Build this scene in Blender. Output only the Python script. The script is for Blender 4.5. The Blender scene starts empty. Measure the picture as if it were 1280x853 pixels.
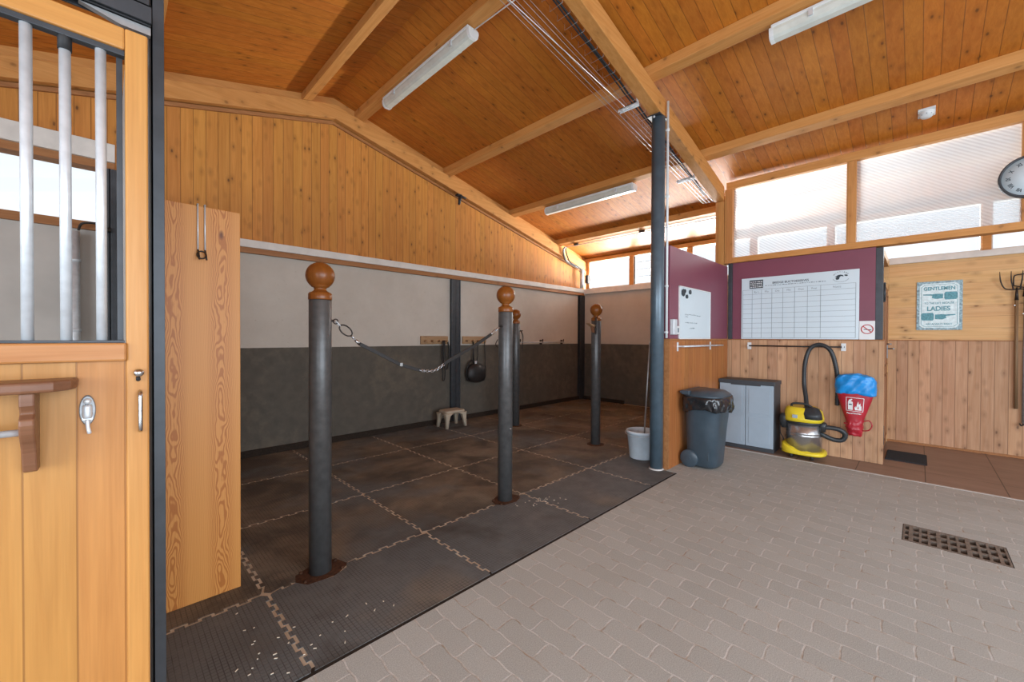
import bpy, bmesh, math, random
from mathutils import Vector, Matrix, noise
random.seed(4)
SC = bpy.context.scene
COL = SC.collection
PI = math.pi

# ------------------------------------------------------------------ camera
YAW, PITCH, ROLL, FPX = 0.787745, -0.0090292, 0.0039890, 506.81
def cam_axes():
    cy, sy = math.cos(YAW), math.sin(YAW)
    f = Vector((cy*math.cos(PITCH), sy*math.cos(PITCH), math.sin(PITCH)))
    r = Vector((sy, -cy, 0)); u = r.cross(f)
    c, s = math.cos(ROLL), math.sin(ROLL)
    return c*r + s*u, -s*r + c*u, f
_r, _u, _f = cam_axes()
cam = bpy.data.objects.new('camera', bpy.data.cameras.new('camera'))
COL.objects.link(cam)
cam.data.sensor_width = 36; cam.data.sensor_fit = 'HORIZONTAL'
cam.data.lens = FPX/1280*36
cam.data.clip_start = 0.02
m = Matrix.Identity(4)
for i in range(3):
    m[i][0], m[i][1], m[i][2] = _r[i], _u[i], -_f[i]
m[2][3] = 1.4
cam.matrix_world = m
SC.camera = cam

# ------------------------------------------------------------------ sky, daylight, exposure
w = bpy.data.worlds.new('sky'); SC.world = w; w.use_nodes = True
nt = w.node_tree; nt.nodes.clear()
wo = nt.nodes.new('ShaderNodeOutputWorld'); bg = nt.nodes.new('ShaderNodeBackground')
tc = nt.nodes.new('ShaderNodeTexCoord'); sx = nt.nodes.new('ShaderNodeSeparateXYZ'); cr = nt.nodes.new('ShaderNodeValToRGB')
mr = nt.nodes.new('ShaderNodeMapRange'); mr.inputs[1].default_value = -1; mr.inputs[2].default_value = 1
nt.links.new(tc.outputs['Generated'], sx.inputs[0]); nt.links.new(sx.outputs[2], mr.inputs[0])
nt.links.new(mr.outputs[0], cr.inputs[0]); nt.links.new(cr.outputs[0], bg.inputs[0]); nt.links.new(bg.outputs[0], wo.inputs[0])
e = cr.color_ramp.elements
e[0].position = 0.0; e[0].color = (.30, .29, .27, 1)
e[1].position = 1.0; e[1].color = (.72, .84, 1, 1)
k = e.new(.49); k.color = (.42, .41, .38, 1)
k = e.new(.51); k.color = (.95, .97, 1, 1)
bg.inputs[1].default_value = 1.3

def area_light(name, loc, direction, sx_, sy_, power, color):
    l = bpy.data.lights.new(name, 'AREA'); l.shape = 'RECTANGLE'; l.size = sx_; l.size_y = sy_
    l.energy = power; l.color = color
    o = bpy.data.objects.new(name, l); COL.objects.link(o)
    o.location = loc; o.rotation_euler = Vector(direction).to_track_quat('-Z', 'Y').to_euler()
    return o
# daylight through the clerestory (sky and bright ground outside), the open aisle end and the aisle side opening
area_light('daylight_clerestory', (8.9, 2.4, 3.1), (-1, 0, .02), 7.0, 1.0, 150, (1, .98, .95))
area_light('daylight_ground', (10.0, 4.3, 1.80), (-1, .05, .34), 4.2, 1.3, 2300, (1, .97, .92))
area_light('daylight_aisle_end', (-4.4, -1.2, 1.7), (1, .10, -.16), 5.0, 3.0, 380, (.74, .87, 1))
area_light('daylight_side_door', (1.0, -4.5, 1.7), (0.10, 1, -.16), 5.5, 3.0, 360, (.76, .88, 1))

SC.view_settings.view_transform = 'Standard'
SC.view_settings.look = 'None'
SC.view_settings.exposure = 0.0
SC.view_settings.gamma = 1.0
SC.view_settings.use_curve_mapping = False
SC.cycles.use_denoising = True
SC.cycles.max_bounces = 8
SC.cycles.transparent_max_bounces = 12
SC.cycles.sample_clamp_indirect = 6

# ------------------------------------------------------------------ materials
class G:
    """small node-graph helper"""
    def __init__(s, name, rough=.6, metal=0.0, spec=.4):
        s.m = bpy.data.materials.new(name); s.m.use_nodes = True
        s.t = s.m.node_tree; s.n = s.t.nodes; s.b = s.n['Principled BSDF']
        s.b.inputs['Roughness'].default_value = rough; s.b.inputs['Metallic'].default_value = metal
        s.b.inputs['Specular IOR Level'].default_value = spec
        s._xyz = None
    def put(s, sock, v):
        if isinstance(v, bpy.types.NodeSocket): s.t.links.new(v, sock)
        elif isinstance(v, (tuple, list)) and sock.type == 'RGBA': sock.default_value = (*v[:3], 1)
        else: sock.default_value = v
    def math(s, op, a, b=0.0, c=None):
        n = s.n.new('ShaderNodeMath'); n.operation = op
        s.put(n.inputs[0], a); s.put(n.inputs[1], b)
        if c is not None: s.put(n.inputs[2], c)
        return n.outputs[0]
    def xyz(s):
        if s._xyz is None:
            tc = s.n.new('ShaderNodeTexCoord'); sp = s.n.new('ShaderNodeSeparateXYZ')
            s.t.links.new(tc.outputs['Object'], sp.inputs[0]); s._xyz = {'X': sp.outputs[0], 'Y': sp.outputs[1], 'Z': sp.outputs[2], 'V': tc.outputs['Object']}
        return s._xyz
    def vec(s, x, y, z):
        n = s.n.new('ShaderNodeCombineXYZ')
        for i, v in enumerate((x, y, z)): s.put(n.inputs[i], v)
        return n.outputs[0]
    def noise(s, v, scale=1, detail=3, rough=.55, dist=0):
        n = s.n.new('ShaderNodeTexNoise'); s.put(n.inputs['Vector'], v)
        n.inputs['Scale'].default_value = scale; n.inputs['Detail'].default_value = detail
        n.inputs['Roughness'].default_value = rough; n.inputs['Distortion'].default_value = dist
        return n.outputs['Fac']
    def white(s, v):
        n = s.n.new('ShaderNodeTexWhiteNoise'); n.noise_dimensions = '1D'; s.put(n.inputs['W'], v); return n.outputs['Value']
    def ramp(s, f, a, b, lo=0., hi=1.):
        n = s.n.new('ShaderNodeMapRange'); n.clamp = True
        s.put(n.inputs[0], f); n.inputs[1].default_value = a; n.inputs[2].default_value = b
        n.inputs[3].default_value = lo; n.inputs[4].default_value = hi
        return n.outputs[0]
    def mix(s, f, a, b, mode='MIX'):
        n = s.n.new('ShaderNodeMix'); n.data_type = 'RGBA'; n.blend_type = mode
        s.put(n.inputs[0], f); s.put(n.inputs[6], a); s.put(n.inputs[7], b); return n.outputs[2]
    def hsv(s, c, val=1.0, sat=1.0, hue=.5):
        n = s.n.new('ShaderNodeHueSaturation'); s.put(n.inputs['Color'], c); s.put(n.inputs['Value'], val); s.put(n.inputs['Saturation'], sat); s.put(n.inputs['Hue'], hue); return n.outputs[0]
    def bump(s, h, strength=.3, dist=.01):
        n = s.n.new('ShaderNodeBump'); s.put(n.inputs['Height'], h); n.inputs['Strength'].default_value = strength; n.inputs['Distance'].default_value = dist
        s.t.links.new(n.outputs[0], s.b.inputs['Normal'])
    def col(s, c): s.put(s.b.inputs['Base Color'], c); return s.m
    def rough(s, r): s.put(s.b.inputs['Roughness'], r)

def lin(r, g, b):
    f = lambda c: (c/255/12.92) if c/255 <= .04045 else ((c/255+.055)/1.055)**2.4
    return (f(r), f(g), f(b))

def plain(name, c, rough=.5, metal=0.0, var=.12, scale=18, spec=.4):
    g = G(name, rough, metal, spec); x = g.xyz()
    n = g.noise(x['V'], scale, 3)
    g.col(g.hsv(c, g.ramp(n, .3, .7, 1-var, 1+var)))
    return g.m

def wood(name, c1, c2, across, along, width=.108, groove=.003, knots=1.0, rough=.55, dark=(.10, .035, .008), gstr=.35, var=.07, sheen=0):
    """boards `width` wide laid across one axis with the grain along another"""
    g = G(name, rough, 0, .35); x = g.xyz()
    third = [a for a in 'XYZ' if a not in (across, along)][0]
    A, L, T = x[across], x[along], x[third]
    if width:
        a = g.math('DIVIDE', A, width); idn = g.math('FLOOR', a); fr = g.math('SUBTRACT', a, idn)
        r = g.white(idn); r2 = g.white(g.math('ADD', idn, 37.3))
    else:
        a = g.math('DIVIDE', A, .13); idn = None; r = 0.5; r2 = .5
    off = g.math('MULTIPLY', r, 9.7) if idn else 0.0
    Lo = g.math('ADD', L, off)
    gv = g.vec(g.math('MULTIPLY', A, 34), g.math('MULTIPLY', Lo, 1.6), g.math('MULTIPLY', T, 34))
    n1 = g.noise(gv, 1, 4, .6, .6)
    gv2 = g.vec(g.math('MULTIPLY', A, 160), g.math('MULTIPLY', Lo, 4), g.math('MULTIPLY', T, 160))
    n2 = g.noise(gv2, 1, 2, .5)
    c = g.mix(g.ramp(n1, .3, .7), c1, c2)
    c = g.hsv(c, g.ramp(n2, .2, .8, .93, 1.07))
    if idn:
        c = g.hsv(c, g.math('MULTIPLY_ADD', r2, 2*var, 1-var), 1.0, g.math('MULTIPLY_ADD', r, .008, .496))
    if knots:
        v = g.n.new('ShaderNodeTexVoronoi'); v.feature = 'F1'; v.inputs['Scale'].default_value = 1
        g.put(v.inputs['Vector'], g.vec(g.math('MULTIPLY', a, 1.35) if idn else g.math('MULTIPLY', A, 7), g.math('MULTIPLY', Lo, 6.0), (g.math('MULTIPLY', idn, 3.1) if idn else g.math('MULTIPLY', T, 7))))
        rc = g.n.new('ShaderNodeSeparateColor'); g.t.links.new(v.outputs['Color'], rc.inputs[0])
        d = g.math('ADD', v.outputs['Distance'], g.math('MULTIPLY', g.noise(x['V'], 60, 2), .08))
        on = g.ramp(rc.outputs[0], .30, .34)
        halo = g.math('MULTIPLY', g.math('MULTIPLY', g.ramp(d, .46, .15), on), .55*knots)
        core = g.math('MULTIPLY', g.math('MULTIPLY', g.ramp(d, .19, .10), on), .85*knots)
        c = g.mix(halo, c, tuple(.62*v_ for v_ in c2)); c = g.mix(core, c, dark)
    h = g.math('MULTIPLY', n1, .12)
    if idn and groove:
        e1 = g.math('MINIMUM', fr, g.math('SUBTRACT', 1.0, fr))
        gm = g.ramp(e1, groove/width*.4, groove/width*1.1, 1, 0)
        c = g.mix(g.math('MULTIPLY', gm, .62), c, dark)
        h = g.math('SUBTRACT', h, gm)
    g.bump(h, gstr, .006)
    g.rough(g.ramp(n1, .2, .8, rough-.06, rough+.1))
    g.col(c); return g.m

OR1, OR2 = (.60, .255, .052), (.49, .19, .032)          # varnished pine
PN1, PN2 = (.62, .295, .090), (.52, .22, .055)          # clear pine
GR1, GR2 = (.58, .345, .20), (.46, .245, .13)            # weathered pine wainscot
M = {}
M['clad_gable'] = wood('pine_gable_boards', OR1, OR2, 'X', 'Z', .108, .0035, 1)
M['ceiling'] = wood('pine_ceiling_boards', (.55, .188, .024), (.44, .132, .014), 'Y', 'X', .112, .0032, .9, .5, (.09, .028, .005))
M['beam_x'] = wood('pine_rafter', PN1, PN2, 'Y', 'X', 0, 0, .6, .55)
M['beam_y'] = wood('pine_purlin', PN1, PN2, 'X', 'Y', 0, 0, .6, .55)
M['beam_z'] = wood('pine_upright', (.58, .27, .085), (.46, .19, .05), 'Y', 'Z', .1, .002, .5, .55)
M['wains_y'] = wood('weathered_wainscot_boards', GR1, GR2, 'Y', 'Z', .1075, .0035, 1.0, .6, (.15, .075, .04), .35, .11)
M['wains_x'] = wood('orange_wainscot_boards', (.42, .165, .05), (.34, .12, .032), 'X', 'Z', .1075, .003, .3, .45, (.12, .04, .01), .4, .1)
M['horiz_y'] = wood('pale_horizontal_boards', (.70, .43, .20), (.62, .35, .14), 'Z', 'Y', .14, .0012, 1.0, .55, (.22, .10, .04), .25, .035)
M['door_wood'] = wood('golden_oak', (.56, .27, .075), (.48, .21, .050), 'X', 'Z', 0, 0, 0, .38, gstr=.1)
M['door_plank'] = wood('golden_oak_planks', (.54, .25, .065), (.46, .20, .046), 'X', 'Z', .103, .0026, 0, .4, (.2, .08, .02), .25, .08)
M['door_rail'] = wood('golden_oak_rail', (.56, .27, .075), (.48, .21, .050), 'Z', 'X', 0, 0, 0, .38, gstr=.1)
M['mid_rail'] = wood('brown_oak_rail', (.50, .225, .075), (.42, .17, .05), 'Z', 'X', 0, 0, 0, .4, gstr=.1)
M['dark_wood'] = wood('walnut_stained_wood', (.23, .105, .055), (.17, .072, .036), 'Z', 'X', 0, 0, 0, .35, gstr=.1)
M['ball'] = wood('turned_cherry', (.25, .078, .013), (.18, .052, .008), 'X', 'Z', 0, 0, 0, .28, gstr=.05)
M['peg_wood'] = wood('pale_rack_wood', (.40, .25, .13), (.31, .18, .09), 'Z', 'X', 0, 0, .4, .6)
M['cabin_door'] = wood('brown_door_wood', (.36, .165, .075), (.28, .12, .05), 'X', 'Z', 0, 0, 0, .45)

def flame_board():
    g = G('flat_sawn_larch_board', .45, 0, .4); x = g.xyz()
    # cathedral grain: rings of a log cut lengthwise
    n = g.noise(g.vec(g.math('MULTIPLY', x['X'], 5), g.math('MULTIPLY', x['Z'], 1.1), 0.0), 1, 3, .5)
    nf = g.noise(g.vec(g.math('MULTIPLY', x['X'], 24), g.math('MULTIPLY', x['Z'], 5), 3.0), 1, 3, .5)
    def strip(cx, wdt, ph):
        u = g.math('DIVIDE', g.math('SUBTRACT', x['X'], cx), wdt)
        d = g.math('ADD', g.math('MULTIPLY', g.math('MULTIPLY', u, u), .55), g.math('MULTIPLY', x['Z'], .16))
        nn = g.noise(g.vec(g.math('MULTIPLY', x['X'], 7), g.math('MULTIPLY', x['Z'], 2.6), ph), 1, 3, .5)
        d = g.math('ADD', g.math('ADD', d, g.math('MULTIPLY', nn, 1.5)), g.math('MULTIPLY', nf, .10))
        s_ = g.math('SINE', g.math('MULTIPLY', d, 58.0))
        return g.ramp(s_, -.2, .7), g.ramp(g.math('ABSOLUTE', u), 1.35, .7)
    a1, m1 = strip(-.095, .045, 1.0); a2, m2 = strip(.105, .050, 5.0)
    fine = g.ramp(g.math('SINE', g.math('ADD', g.math('MULTIPLY', x['X'], 760), g.math('MULTIPLY', n, 70))), -.6, 1)
    c = g.mix(g.math('MULTIPLY', fine, .35), (.60, .26, .062), (.47, .175, .032))
    c = g.mix(g.math('MULTIPLY', g.math('MULTIPLY', a1, m1), .8), c, (.36, .105, .014))
    c = g.mix(g.math('MULTIPLY', g.math('MULTIPLY', a2, m2), .8), c, (.36, .105, .014))
    v = g.n.new('ShaderNodeTexVoronoi'); v.inputs['Scale'].default_value = 1
    g.put(v.inputs['Vector'], g.vec(g.math('MULTIPLY', x['X'], 7), g.math('MULTIPLY', x['Z'], 3.0), 0.0))
    c = g.mix(g.ramp(v.outputs['Distance'], .10, .04), c, (.14, .04, .01))
    return g.col(c)
M['larch'] = flame_board()

def plaster():
    g = G('white_and_black_limewash', .8, 0, .2); x = g.xyz()
    n = g.noise(x['V'], 1.6, 5, .65); n2 = g.noise(x['V'], 9, 4, .6)
    white = g.mix(g.ramp(n, .35, .75), (.57, .52, .455), (.48, .43, .37))
    white = g.mix(g.ramp(g.noise(x['V'], 26, 2), .70, .76, 0, .5), white, (.35, .28, .2))
    dark = g.mix(g.ramp(n2, .3, .7), (.090, .080, .066), (.112, .099, .080))
    dark = g.mix(g.ramp(g.math('ADD', g.math('MULTIPLY', n, .8), g.math('MULTIPLY', n2, .3)), .55, .80, 0, .55), dark, (.21, .165, .115))
    up = g.ramp(g.math('ADD', x['Z'], g.math('MULTIPLY', n2, .004)), 1.264, 1.268)
    g.bump(n2, .15, .01)
    return g.col(g.mix(up, dark, white))
M['plaster'] = plaster()
M['purple'] = plain('aubergine_paint', (.205, .056, .086), .42, 0, .06, 3)
M['white_trim'] = plain('white_gloss_trim', (.70, .67, .62), .45, 0, .08, 8)
M['brown_trim'] = wood('brown_batten', (.40, .18, .065), (.3, .12, .04), 'Z', 'X', 0, 0, .4, .55)
M['grey_board'] = plain('grey_stall_board', (.50, .47, .43), .6, 0, .10, 2.5)
M['dark_steel'] = plain('dark_grey_coated_steel', (.050, .055, .062), .42, .3, .15, 14)
M['col_steel'] = plain('slate_painted_steel', (.085, .125, .158), .30, .2, .14, 10, .6)
M['post_steel'] = plain('graphite_painted_tube', (.075, .073, .072), .36, .2, .2, 22, .55)
M['galv'] = plain('galvanised_steel', (.66, .70, .73), .38, .35, .10, 25)
M['chrome'] = plain('chrome', (.52, .53, .55), .22, 1, .05, 5)
M['latch_metal'] = plain('grey_cast_latch', (.30, .31, .32), .42, .5, .15, 60)
M['rust'] = plain('rusty_plate', (.075, .030, .013), .85, .2, .5, 45)
M['dirt'] = plain('dark_dirt', (.022, .014, .009), .95, 0, .4, 60)
M['black'] = plain('black_rubber', (.018, .018, .019), .6, 0, .2, 20)
M['black_gloss'] = plain('black_polythene', (.016, .018, .021), .18, 0, .15, 12, .7)
M['white_plastic'] = plain('white_plastic', (.70, .72, .72), .4, 0, .05, 10)
M['beige_plastic'] = plain('beige_plastic', (.44, .37, .28), .5, 0, .1, 14)
M['bucket'] = plain('pale_blue_white_plastic', (.60, .68, .74), .45, 0, .08, 9)
M['bin'] = plain('anthracite_bin_plastic', (.045, .068, .088), .38, 0, .15, 7, .5)
M['cab_front'] = plain('light_grey_resin', (.34, .42, .49), .45, 0, .04, 6)
M['cab_body'] = plain('charcoal_resin', (.050, .056, .064), .5, 0, .08, 10)
M['yellow'] = plain('yellow_plastic', (.78, .60, .030), .35, 0, .05, 8)
M['hose'] = plain('black_corrugated_hose', (.030, .034, .037), .4, 0, .12, 30)
M['steel_drum'] = plain('polished_stainless_drum', (.47, .47, .48), .27, .85, .08, 6)
M['red'] = plain('red_vinyl', (.42, .018, .032), .35, 0, .14, 7, .5)
M['blue'] = plain('blue_polythene', (.010, .27, .70), .33, 0, .12, 9, .5)
M['whiteboard'] = plain('white_enamel_board', (.62, .72, .77), .25, 0, .02, 2, .5)
M['paper'] = plain('white_print', (.78, .80, .80), .5, 0, .03, 5)
M['ink'] = plain('black_ink', (.035, .05, .06), .6, 0, .1, 9)
M['grey_ink'] = plain('grey_ink', (.20, .25, .28), .6, 0, .1, 9)
M['red_ink'] = plain('red_ink', (.55, .06, .06), .5, 0, .05, 9)
M['teal_ink'] = plain('worn_teal_print', (.12, .33, .39), .6, 0, .30, 60)
M['tin'] = plain('worn_pale_blue_tin', (.68, .80, .82), .5, .1, .14, 30)
M['tin_edge'] = plain('worn_grey_tin_edge', (.30, .43, .48), .55, .1, .5, 40)
M['strip'] = plain('pale_joint_strip', (.55, .53, .50), .6, 0, .1, 20)
M['doormat'] = plain('black_ribbed_mat', (.028, .027, .028), .9, 0, .4, 120)
M['lamp_cover'] = plain('dusty_clear_lamp_cover', (.62, .65, .60), .22, 0, .08, 9, .6)
M['iron'] = plain('dark_forged_iron', (.05, .042, .038), .5, .7, .3, 40)
M['handle_wood'] = wood('ash_handle', (.27, .17, .09), (.17, .10, .05), 'X', 'Z', 0, 0, 0, .55)
M['zinc_handle'] = plain('grey_metal_handle', (.34, .34, .34), .4, .6, .15, 20)
M['leather'] = plain('black_leather', (.016, .013, .012), .5, 0, .2, 30)
M['lilac'] = plain('lilac_cloth', (.33, .29, .36), .7, 0, .1, 30)
M['mesh_wire'] = plain('dull_mesh_wire', (.15, .115, .08), .6, .1, .15, 30)
M['chip'] = plain('pale_straw_chips', (.70, .63, .50), .8, 0, .1, 30)

def joint_dust():
    g = G('pale_sand_in_joints', .9); x = g.xyz()
    n = g.noise(x['V'], 7, 4, .6)
    return g.col(g.mix(g.ramp(n, .35, .65), (.60, .52, .41), (.44, .35, .25)))
M['dust'] = joint_dust()

def mat_rubber(name, brown):
    g = G(name, .62, 0, .3); tc_ = g.n.new('ShaderNodeNewGeometry'); sp = g.n.new('ShaderNodeSeparateXYZ')
    g.t.links.new(tc_.outputs['Position'], sp.inputs[0]); X, Y = sp.outputs[0], sp.outputs[1]
    P = tc_.outputs['Position']
    sq = lambda s_: g.math('ABSOLUTE', g.math('SINE', g.math('MULTIPLY', s_, PI/.021)))
    h = g.math('MINIMUM', sq(X), sq(Y))
    n = g.noise(P, 1.5, 4, .62, .4); n2 = g.noise(P, 7, 4, .65)
    c = g.mix(g.ramp(n, .40, .60), (.075, .062, .050), (.21, .165, .120))
    c = g.mix(g.ramp(n2, .45, .75, 0, .55), c, (.24, .195, .145))
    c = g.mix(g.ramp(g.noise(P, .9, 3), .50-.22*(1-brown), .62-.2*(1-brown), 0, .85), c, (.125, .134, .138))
    c = g.mix(g.ramp(g.noise(P, 1.9, 3, .5, .5), .56, .70, 0, .6), c, (.05, .036, .026))
    worn = g.ramp(n2, .35, .60, .25, 1)
    c = g.mix(g.math('MULTIPLY', g.math('MULTIPLY', g.ramp(h, .34, .14), worn), .62), c, (.022, .017, .014))
    g.bump(g.math('ADD', g.ramp(h, .05, .35), g.math('MULTIPLY', n2, .5)), .35, .004)
    g.rough(g.ramp(n2, .3, .7, .5, .75))
    return g.col(c)
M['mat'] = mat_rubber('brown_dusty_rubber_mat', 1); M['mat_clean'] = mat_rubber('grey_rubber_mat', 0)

def pavers():
    g = G('wavy_concrete_pavers', .8, 0, .25); x = g.xyz()
    X, Y = x['X'], x['Y']
    wob = g.math('MULTIPLY', g.math('SINE', g.math('MULTIPLY', Y, 2*PI/.118)), .0030)
    wob2 = g.math('MULTIPLY', g.math('SUBTRACT', g.noise(x['V'], 5, 2), .5), .012)
    Xw = g.math('ADD', g.math('ADD', X, wob), wob2)
    Yw = g.math('ADD', Y, g.math('MULTIPLY', g.math('SINE', g.math('MULTIPLY', X, 2*PI/.118)), .0025))
    b = g.n.new('ShaderNodeTexBrick'); g.put(b.inputs['Vector'], g.vec(Yw, Xw, 0.0))
    b.offset = .5; b.inputs['Scale'].default_value = 1; b.inputs['Brick Width'].default_value = .236
    b.inputs['Row Height'].default_value = .1185; b.inputs['Mortar Size'].default_value = .0044; b.inputs['Mortar Smooth'].default_value = .25
    b.inputs['Color1'].default_value = (.385, .388, .362, 1); b.inputs['Color2'].default_value = (.43, .433, .405, 1); b.inputs['Mortar'].default_value = (.54, .53, .50, 1)
    n = g.noise(x['V'], 1.1, 4, .6); sp = g.noise(x['V'], 210, 2, .7); n3 = g.noise(x['V'], 11, 3)
    c = g.hsv(b.outputs['Color'], g.ramp(sp, .3, .7, .76, 1.24))
    c = g.mix(g.ramp(n, .45, .7, 0, .4), c, (.40, .385, .345))
    joint = g.ramp(b.outputs['Fac'], .2, .8)
    c = g.mix(g.math('MULTIPLY', joint, g.ramp(n3, .48, .66, 0, .8)), c, (.30, .225, .15))
    g.bump(g.math('ADD', g.math('MULTIPLY', b.outputs['Fac'], -1.0), g.math('MULTIPLY', n3, .35)), .5, .008)
    return g.col(c)
M['paver'] = pavers()

def tiles():
    g = G('brown_stone_tiles', .42, 0, .4); x = g.xyz()
    b = g.n.new('ShaderNodeTexBrick'); g.put(b.inputs['Vector'], g.vec(g.math('ADD', x['Y'], .055), g.math('ADD', x['X'], .22), 0.0))
    b.offset = 0; b.inputs['Scale'].default_value = 1; b.inputs['Brick Width'].default_value = .525; b.inputs['Row Height'].default_value = 2.1
    b.inputs['Mortar Size'].default_value = .004
    b.inputs['Color1'].default_value = (.25, .165, .125, 1); b.inputs['Color2'].default_value = (.27, .18, .138, 1); b.inputs['Mortar'].default_value = (.06, .04, .03, 1)
    n = g.noise(g.vec(g.math('MULTIPLY', x['X'], 9), g.math('MULTIPLY', x['Y'], 2), 0.0), 1, 4, .6)
    return g.col(g.hsv(b.outputs['Color'], g.ramp(n, .3, .7, .85, 1.15)))
M['tile'] = tiles()

def polycarbonate():
    g = G('fluted_polycarbonate', .3); x = g.xyz()
    t = g.n.new('ShaderNodeBsdfTransparent'); t.inputs[0].default_value = (.96, .98, .99, 1)
    tr = g.n.new('ShaderNodeBsdfTranslucent'); tr.inputs[0].default_value = (.88, .94, .99, 1)
    df = g.n.new('ShaderNodeBsdfDiffuse'); df.inputs[0].default_value = (.74, .80, .86, 1)
    a = g.n.new('ShaderNodeMixShader'); a.inputs[0].default_value = .35
    g.t.links.new(tr.outputs[0], a.inputs[1]); g.t.links.new(df.outputs[0], a.inputs[2])
    s_ = g.math('SINE', g.math('MULTIPLY', g.math('ADD', x['Z'], g.math('MULTIPLY', x['Y'], -.72)), 2*PI/.036))
    f = g.ramp(s_, -.8, .8, .31, .42)
    mx = g.n.new('ShaderNodeMixShader'); g.put(mx.inputs[0], f)
    g.t.links.new(t.outputs[0], mx.inputs[1]); g.t.links.new(a.outputs[0], mx.inputs[2])
    g.t.links.new(mx.outputs[0], g.n['Material Output'].inputs[0]); return g.m
M['poly'] = polycarbonate()

def clear_glass():
    g = G('window_glass', .05)
    t = g.n.new('ShaderNodeBsdfTransparent'); t.inputs[0].default_value = (.95, .97, .98, 1)
    gl = g.n.new('ShaderNodeBsdfGlossy'); gl.inputs['Roughness'].default_value = .03
    mx = g.n.new('ShaderNodeMixShader'); mx.inputs[0].default_value = .06
    g.t.links.new(t.outputs[0], mx.inputs[1]); g.t.links.new(gl.outputs[0], mx.inputs[2])
    g.t.links.new(mx.outputs[0], g.n['Material Output'].inputs[0]); return g.m
M['glass'] = clear_glass()

# ------------------------------------------------------------------ mesh helpers
class MB:
    def __init__(s): s.bm = bmesh.new()
    def box(s, x0, x1, y0, y1, z0, z1):
        v = [s.bm.verts.new((x, y, z)) for x in (x0, x1) for y in (y0, y1) for z in (z0, z1)]
        for f in ((0, 1, 3, 2), (4, 6, 7, 5), (0, 4, 5, 1), (2, 3, 7, 6), (0, 2, 6, 4), (1, 5, 7, 3)): s.bm.faces.new([v[i] for i in f])
        return s
    def obox(s, c, u, v_, w_, a, b, d):
        """box centred at c with half sizes a,b,d along u,v,w"""
        c, u, v_, w_ = Vector(c), Vector(u).normalized(), Vector(v_).normalized(), Vector(w_).normalized()
        v = [s.bm.verts.new(c + u*a*i + v_*b*j + w_*d*k) for i in (-1, 1) for j in (-1, 1) for k in (-1, 1)]
        for f in ((0, 1, 3, 2), (4, 6, 7, 5), (0, 4, 5, 1), (2, 3, 7, 6), (0, 2, 6, 4), (1, 5, 7, 3)): s.bm.faces.new([v[i] for i in f])
        return s
    def rings(s, rings, cap=True, closed=False, smooth=True):
        R = [[s.bm.verts.new(p) for p in r] for r in rings]
        n = len(R[0]); cnt = len(R) if closed else len(R)-1
        for i in range(cnt):
            a, b = R[i], R[(i+1) % len(R)]
            for j in range(n):
                f = s.bm.faces.new((a[j], a[(j+1) % n], b[(j+1) % n], b[j])); f.smooth = smooth
        if cap and not closed:
            s.bm.faces.new(R[0][::-1]); s.bm.faces.new(R[-1])
        return s
    def tube(s, path, r, n=12, cap=True, closed=False):
        P = [Vector(p) for p in path]; rings = []; up = None; L = len(P)
        for i, p in enumerate(P):
            if closed: t = P[(i+1) % L] - P[i-1]
            else: t = P[min(i+1, L-1)] - P[max(i-1, 0)]
            t.normalize()
            if up is None: up = Vector((0, 0, 1)) if abs(t.z) < .9 else Vector((1, 0, 0))
            a = t.cross(up)
            if a.length < 1e-4: a = t.cross(Vector((0, 1, 0)))
            a.normalize(); b = a.cross(t); up = b
            rr = r[i] if isinstance(r, (list, tuple)) else r
            rings.append([p + a*rr*math.cos(2*PI*k/n) + b*rr*math.sin(2*PI*k/n) for k in range(n)])
        return s.rings(rings, cap, closed)
    def cyl(s, p0, p1, r, n=20): return s.tube([p0, p1], r, n)
    def lathe(s, prof, c, n=32, axis='Z'):
        """prof: (radius, height) list revolved about an axis through c"""
        c = Vector(c); rings = []
        for r, h in prof:
            ring = []
            for k in range(n):
                a, b = max(r, 1e-4)*math.cos(2*PI*k/n), max(r, 1e-4)*math.sin(2*PI*k/n)
                ring.append(c + {'Z': Vector((a, b, h)), 'X': Vector((h, a, b)), 'Y': Vector((b, h, a))}[axis])
            rings.append(ring)
        return s.rings(rings)
    def loft(s, secs, n=40, ex=2.0):
        """secs: (z, cx, cy, half x, half y[, exponent]) superellipse sections"""
        rings = []
        for q in secs:
            z, cx, cy, hx, hy = q[:5]; e_ = q[5] if len(q) > 5 else ex
            ring = []
            for k in range(n):
                t = 2*PI*k/n; c, sn = math.cos(t), math.sin(t)
                ring.append((cx + hx*math.copysign(abs(c)**(2/e_), c), cy + hy*math.copysign(abs(sn)**(2/e_), sn), z))
            rings.append(ring)
        return s.rings(rings)
    def prism(s, poly, f0, f1):
        """poly of 2D points mapped by f0 and f1 to the two ends"""
        a = [s.bm.verts.new(f0(*p)) for p in poly]; b = [s.bm.verts.new(f1(*p)) for p in poly]
        s.bm.faces.new(a[::-1]); s.bm.faces.new(b); n = len(a)
        for i in range(n): s.bm.faces.new((a[i], a[(i+1) % n], b[(i+1) % n], b[i]))
        return s
    def crumple(s, amp, freq, seed=0):
        for v in s.bm.verts: v.co += noise.noise_vector(v.co*freq + Vector((seed, seed*.7, 0)))*amp
        return s
    def ball(s, c, r, n=24):
        return s.lathe([(r*math.sin(PI*i/(n//2)), -r*math.cos(PI*i/(n//2))) for i in range(n//2+1)], c, n)

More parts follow.
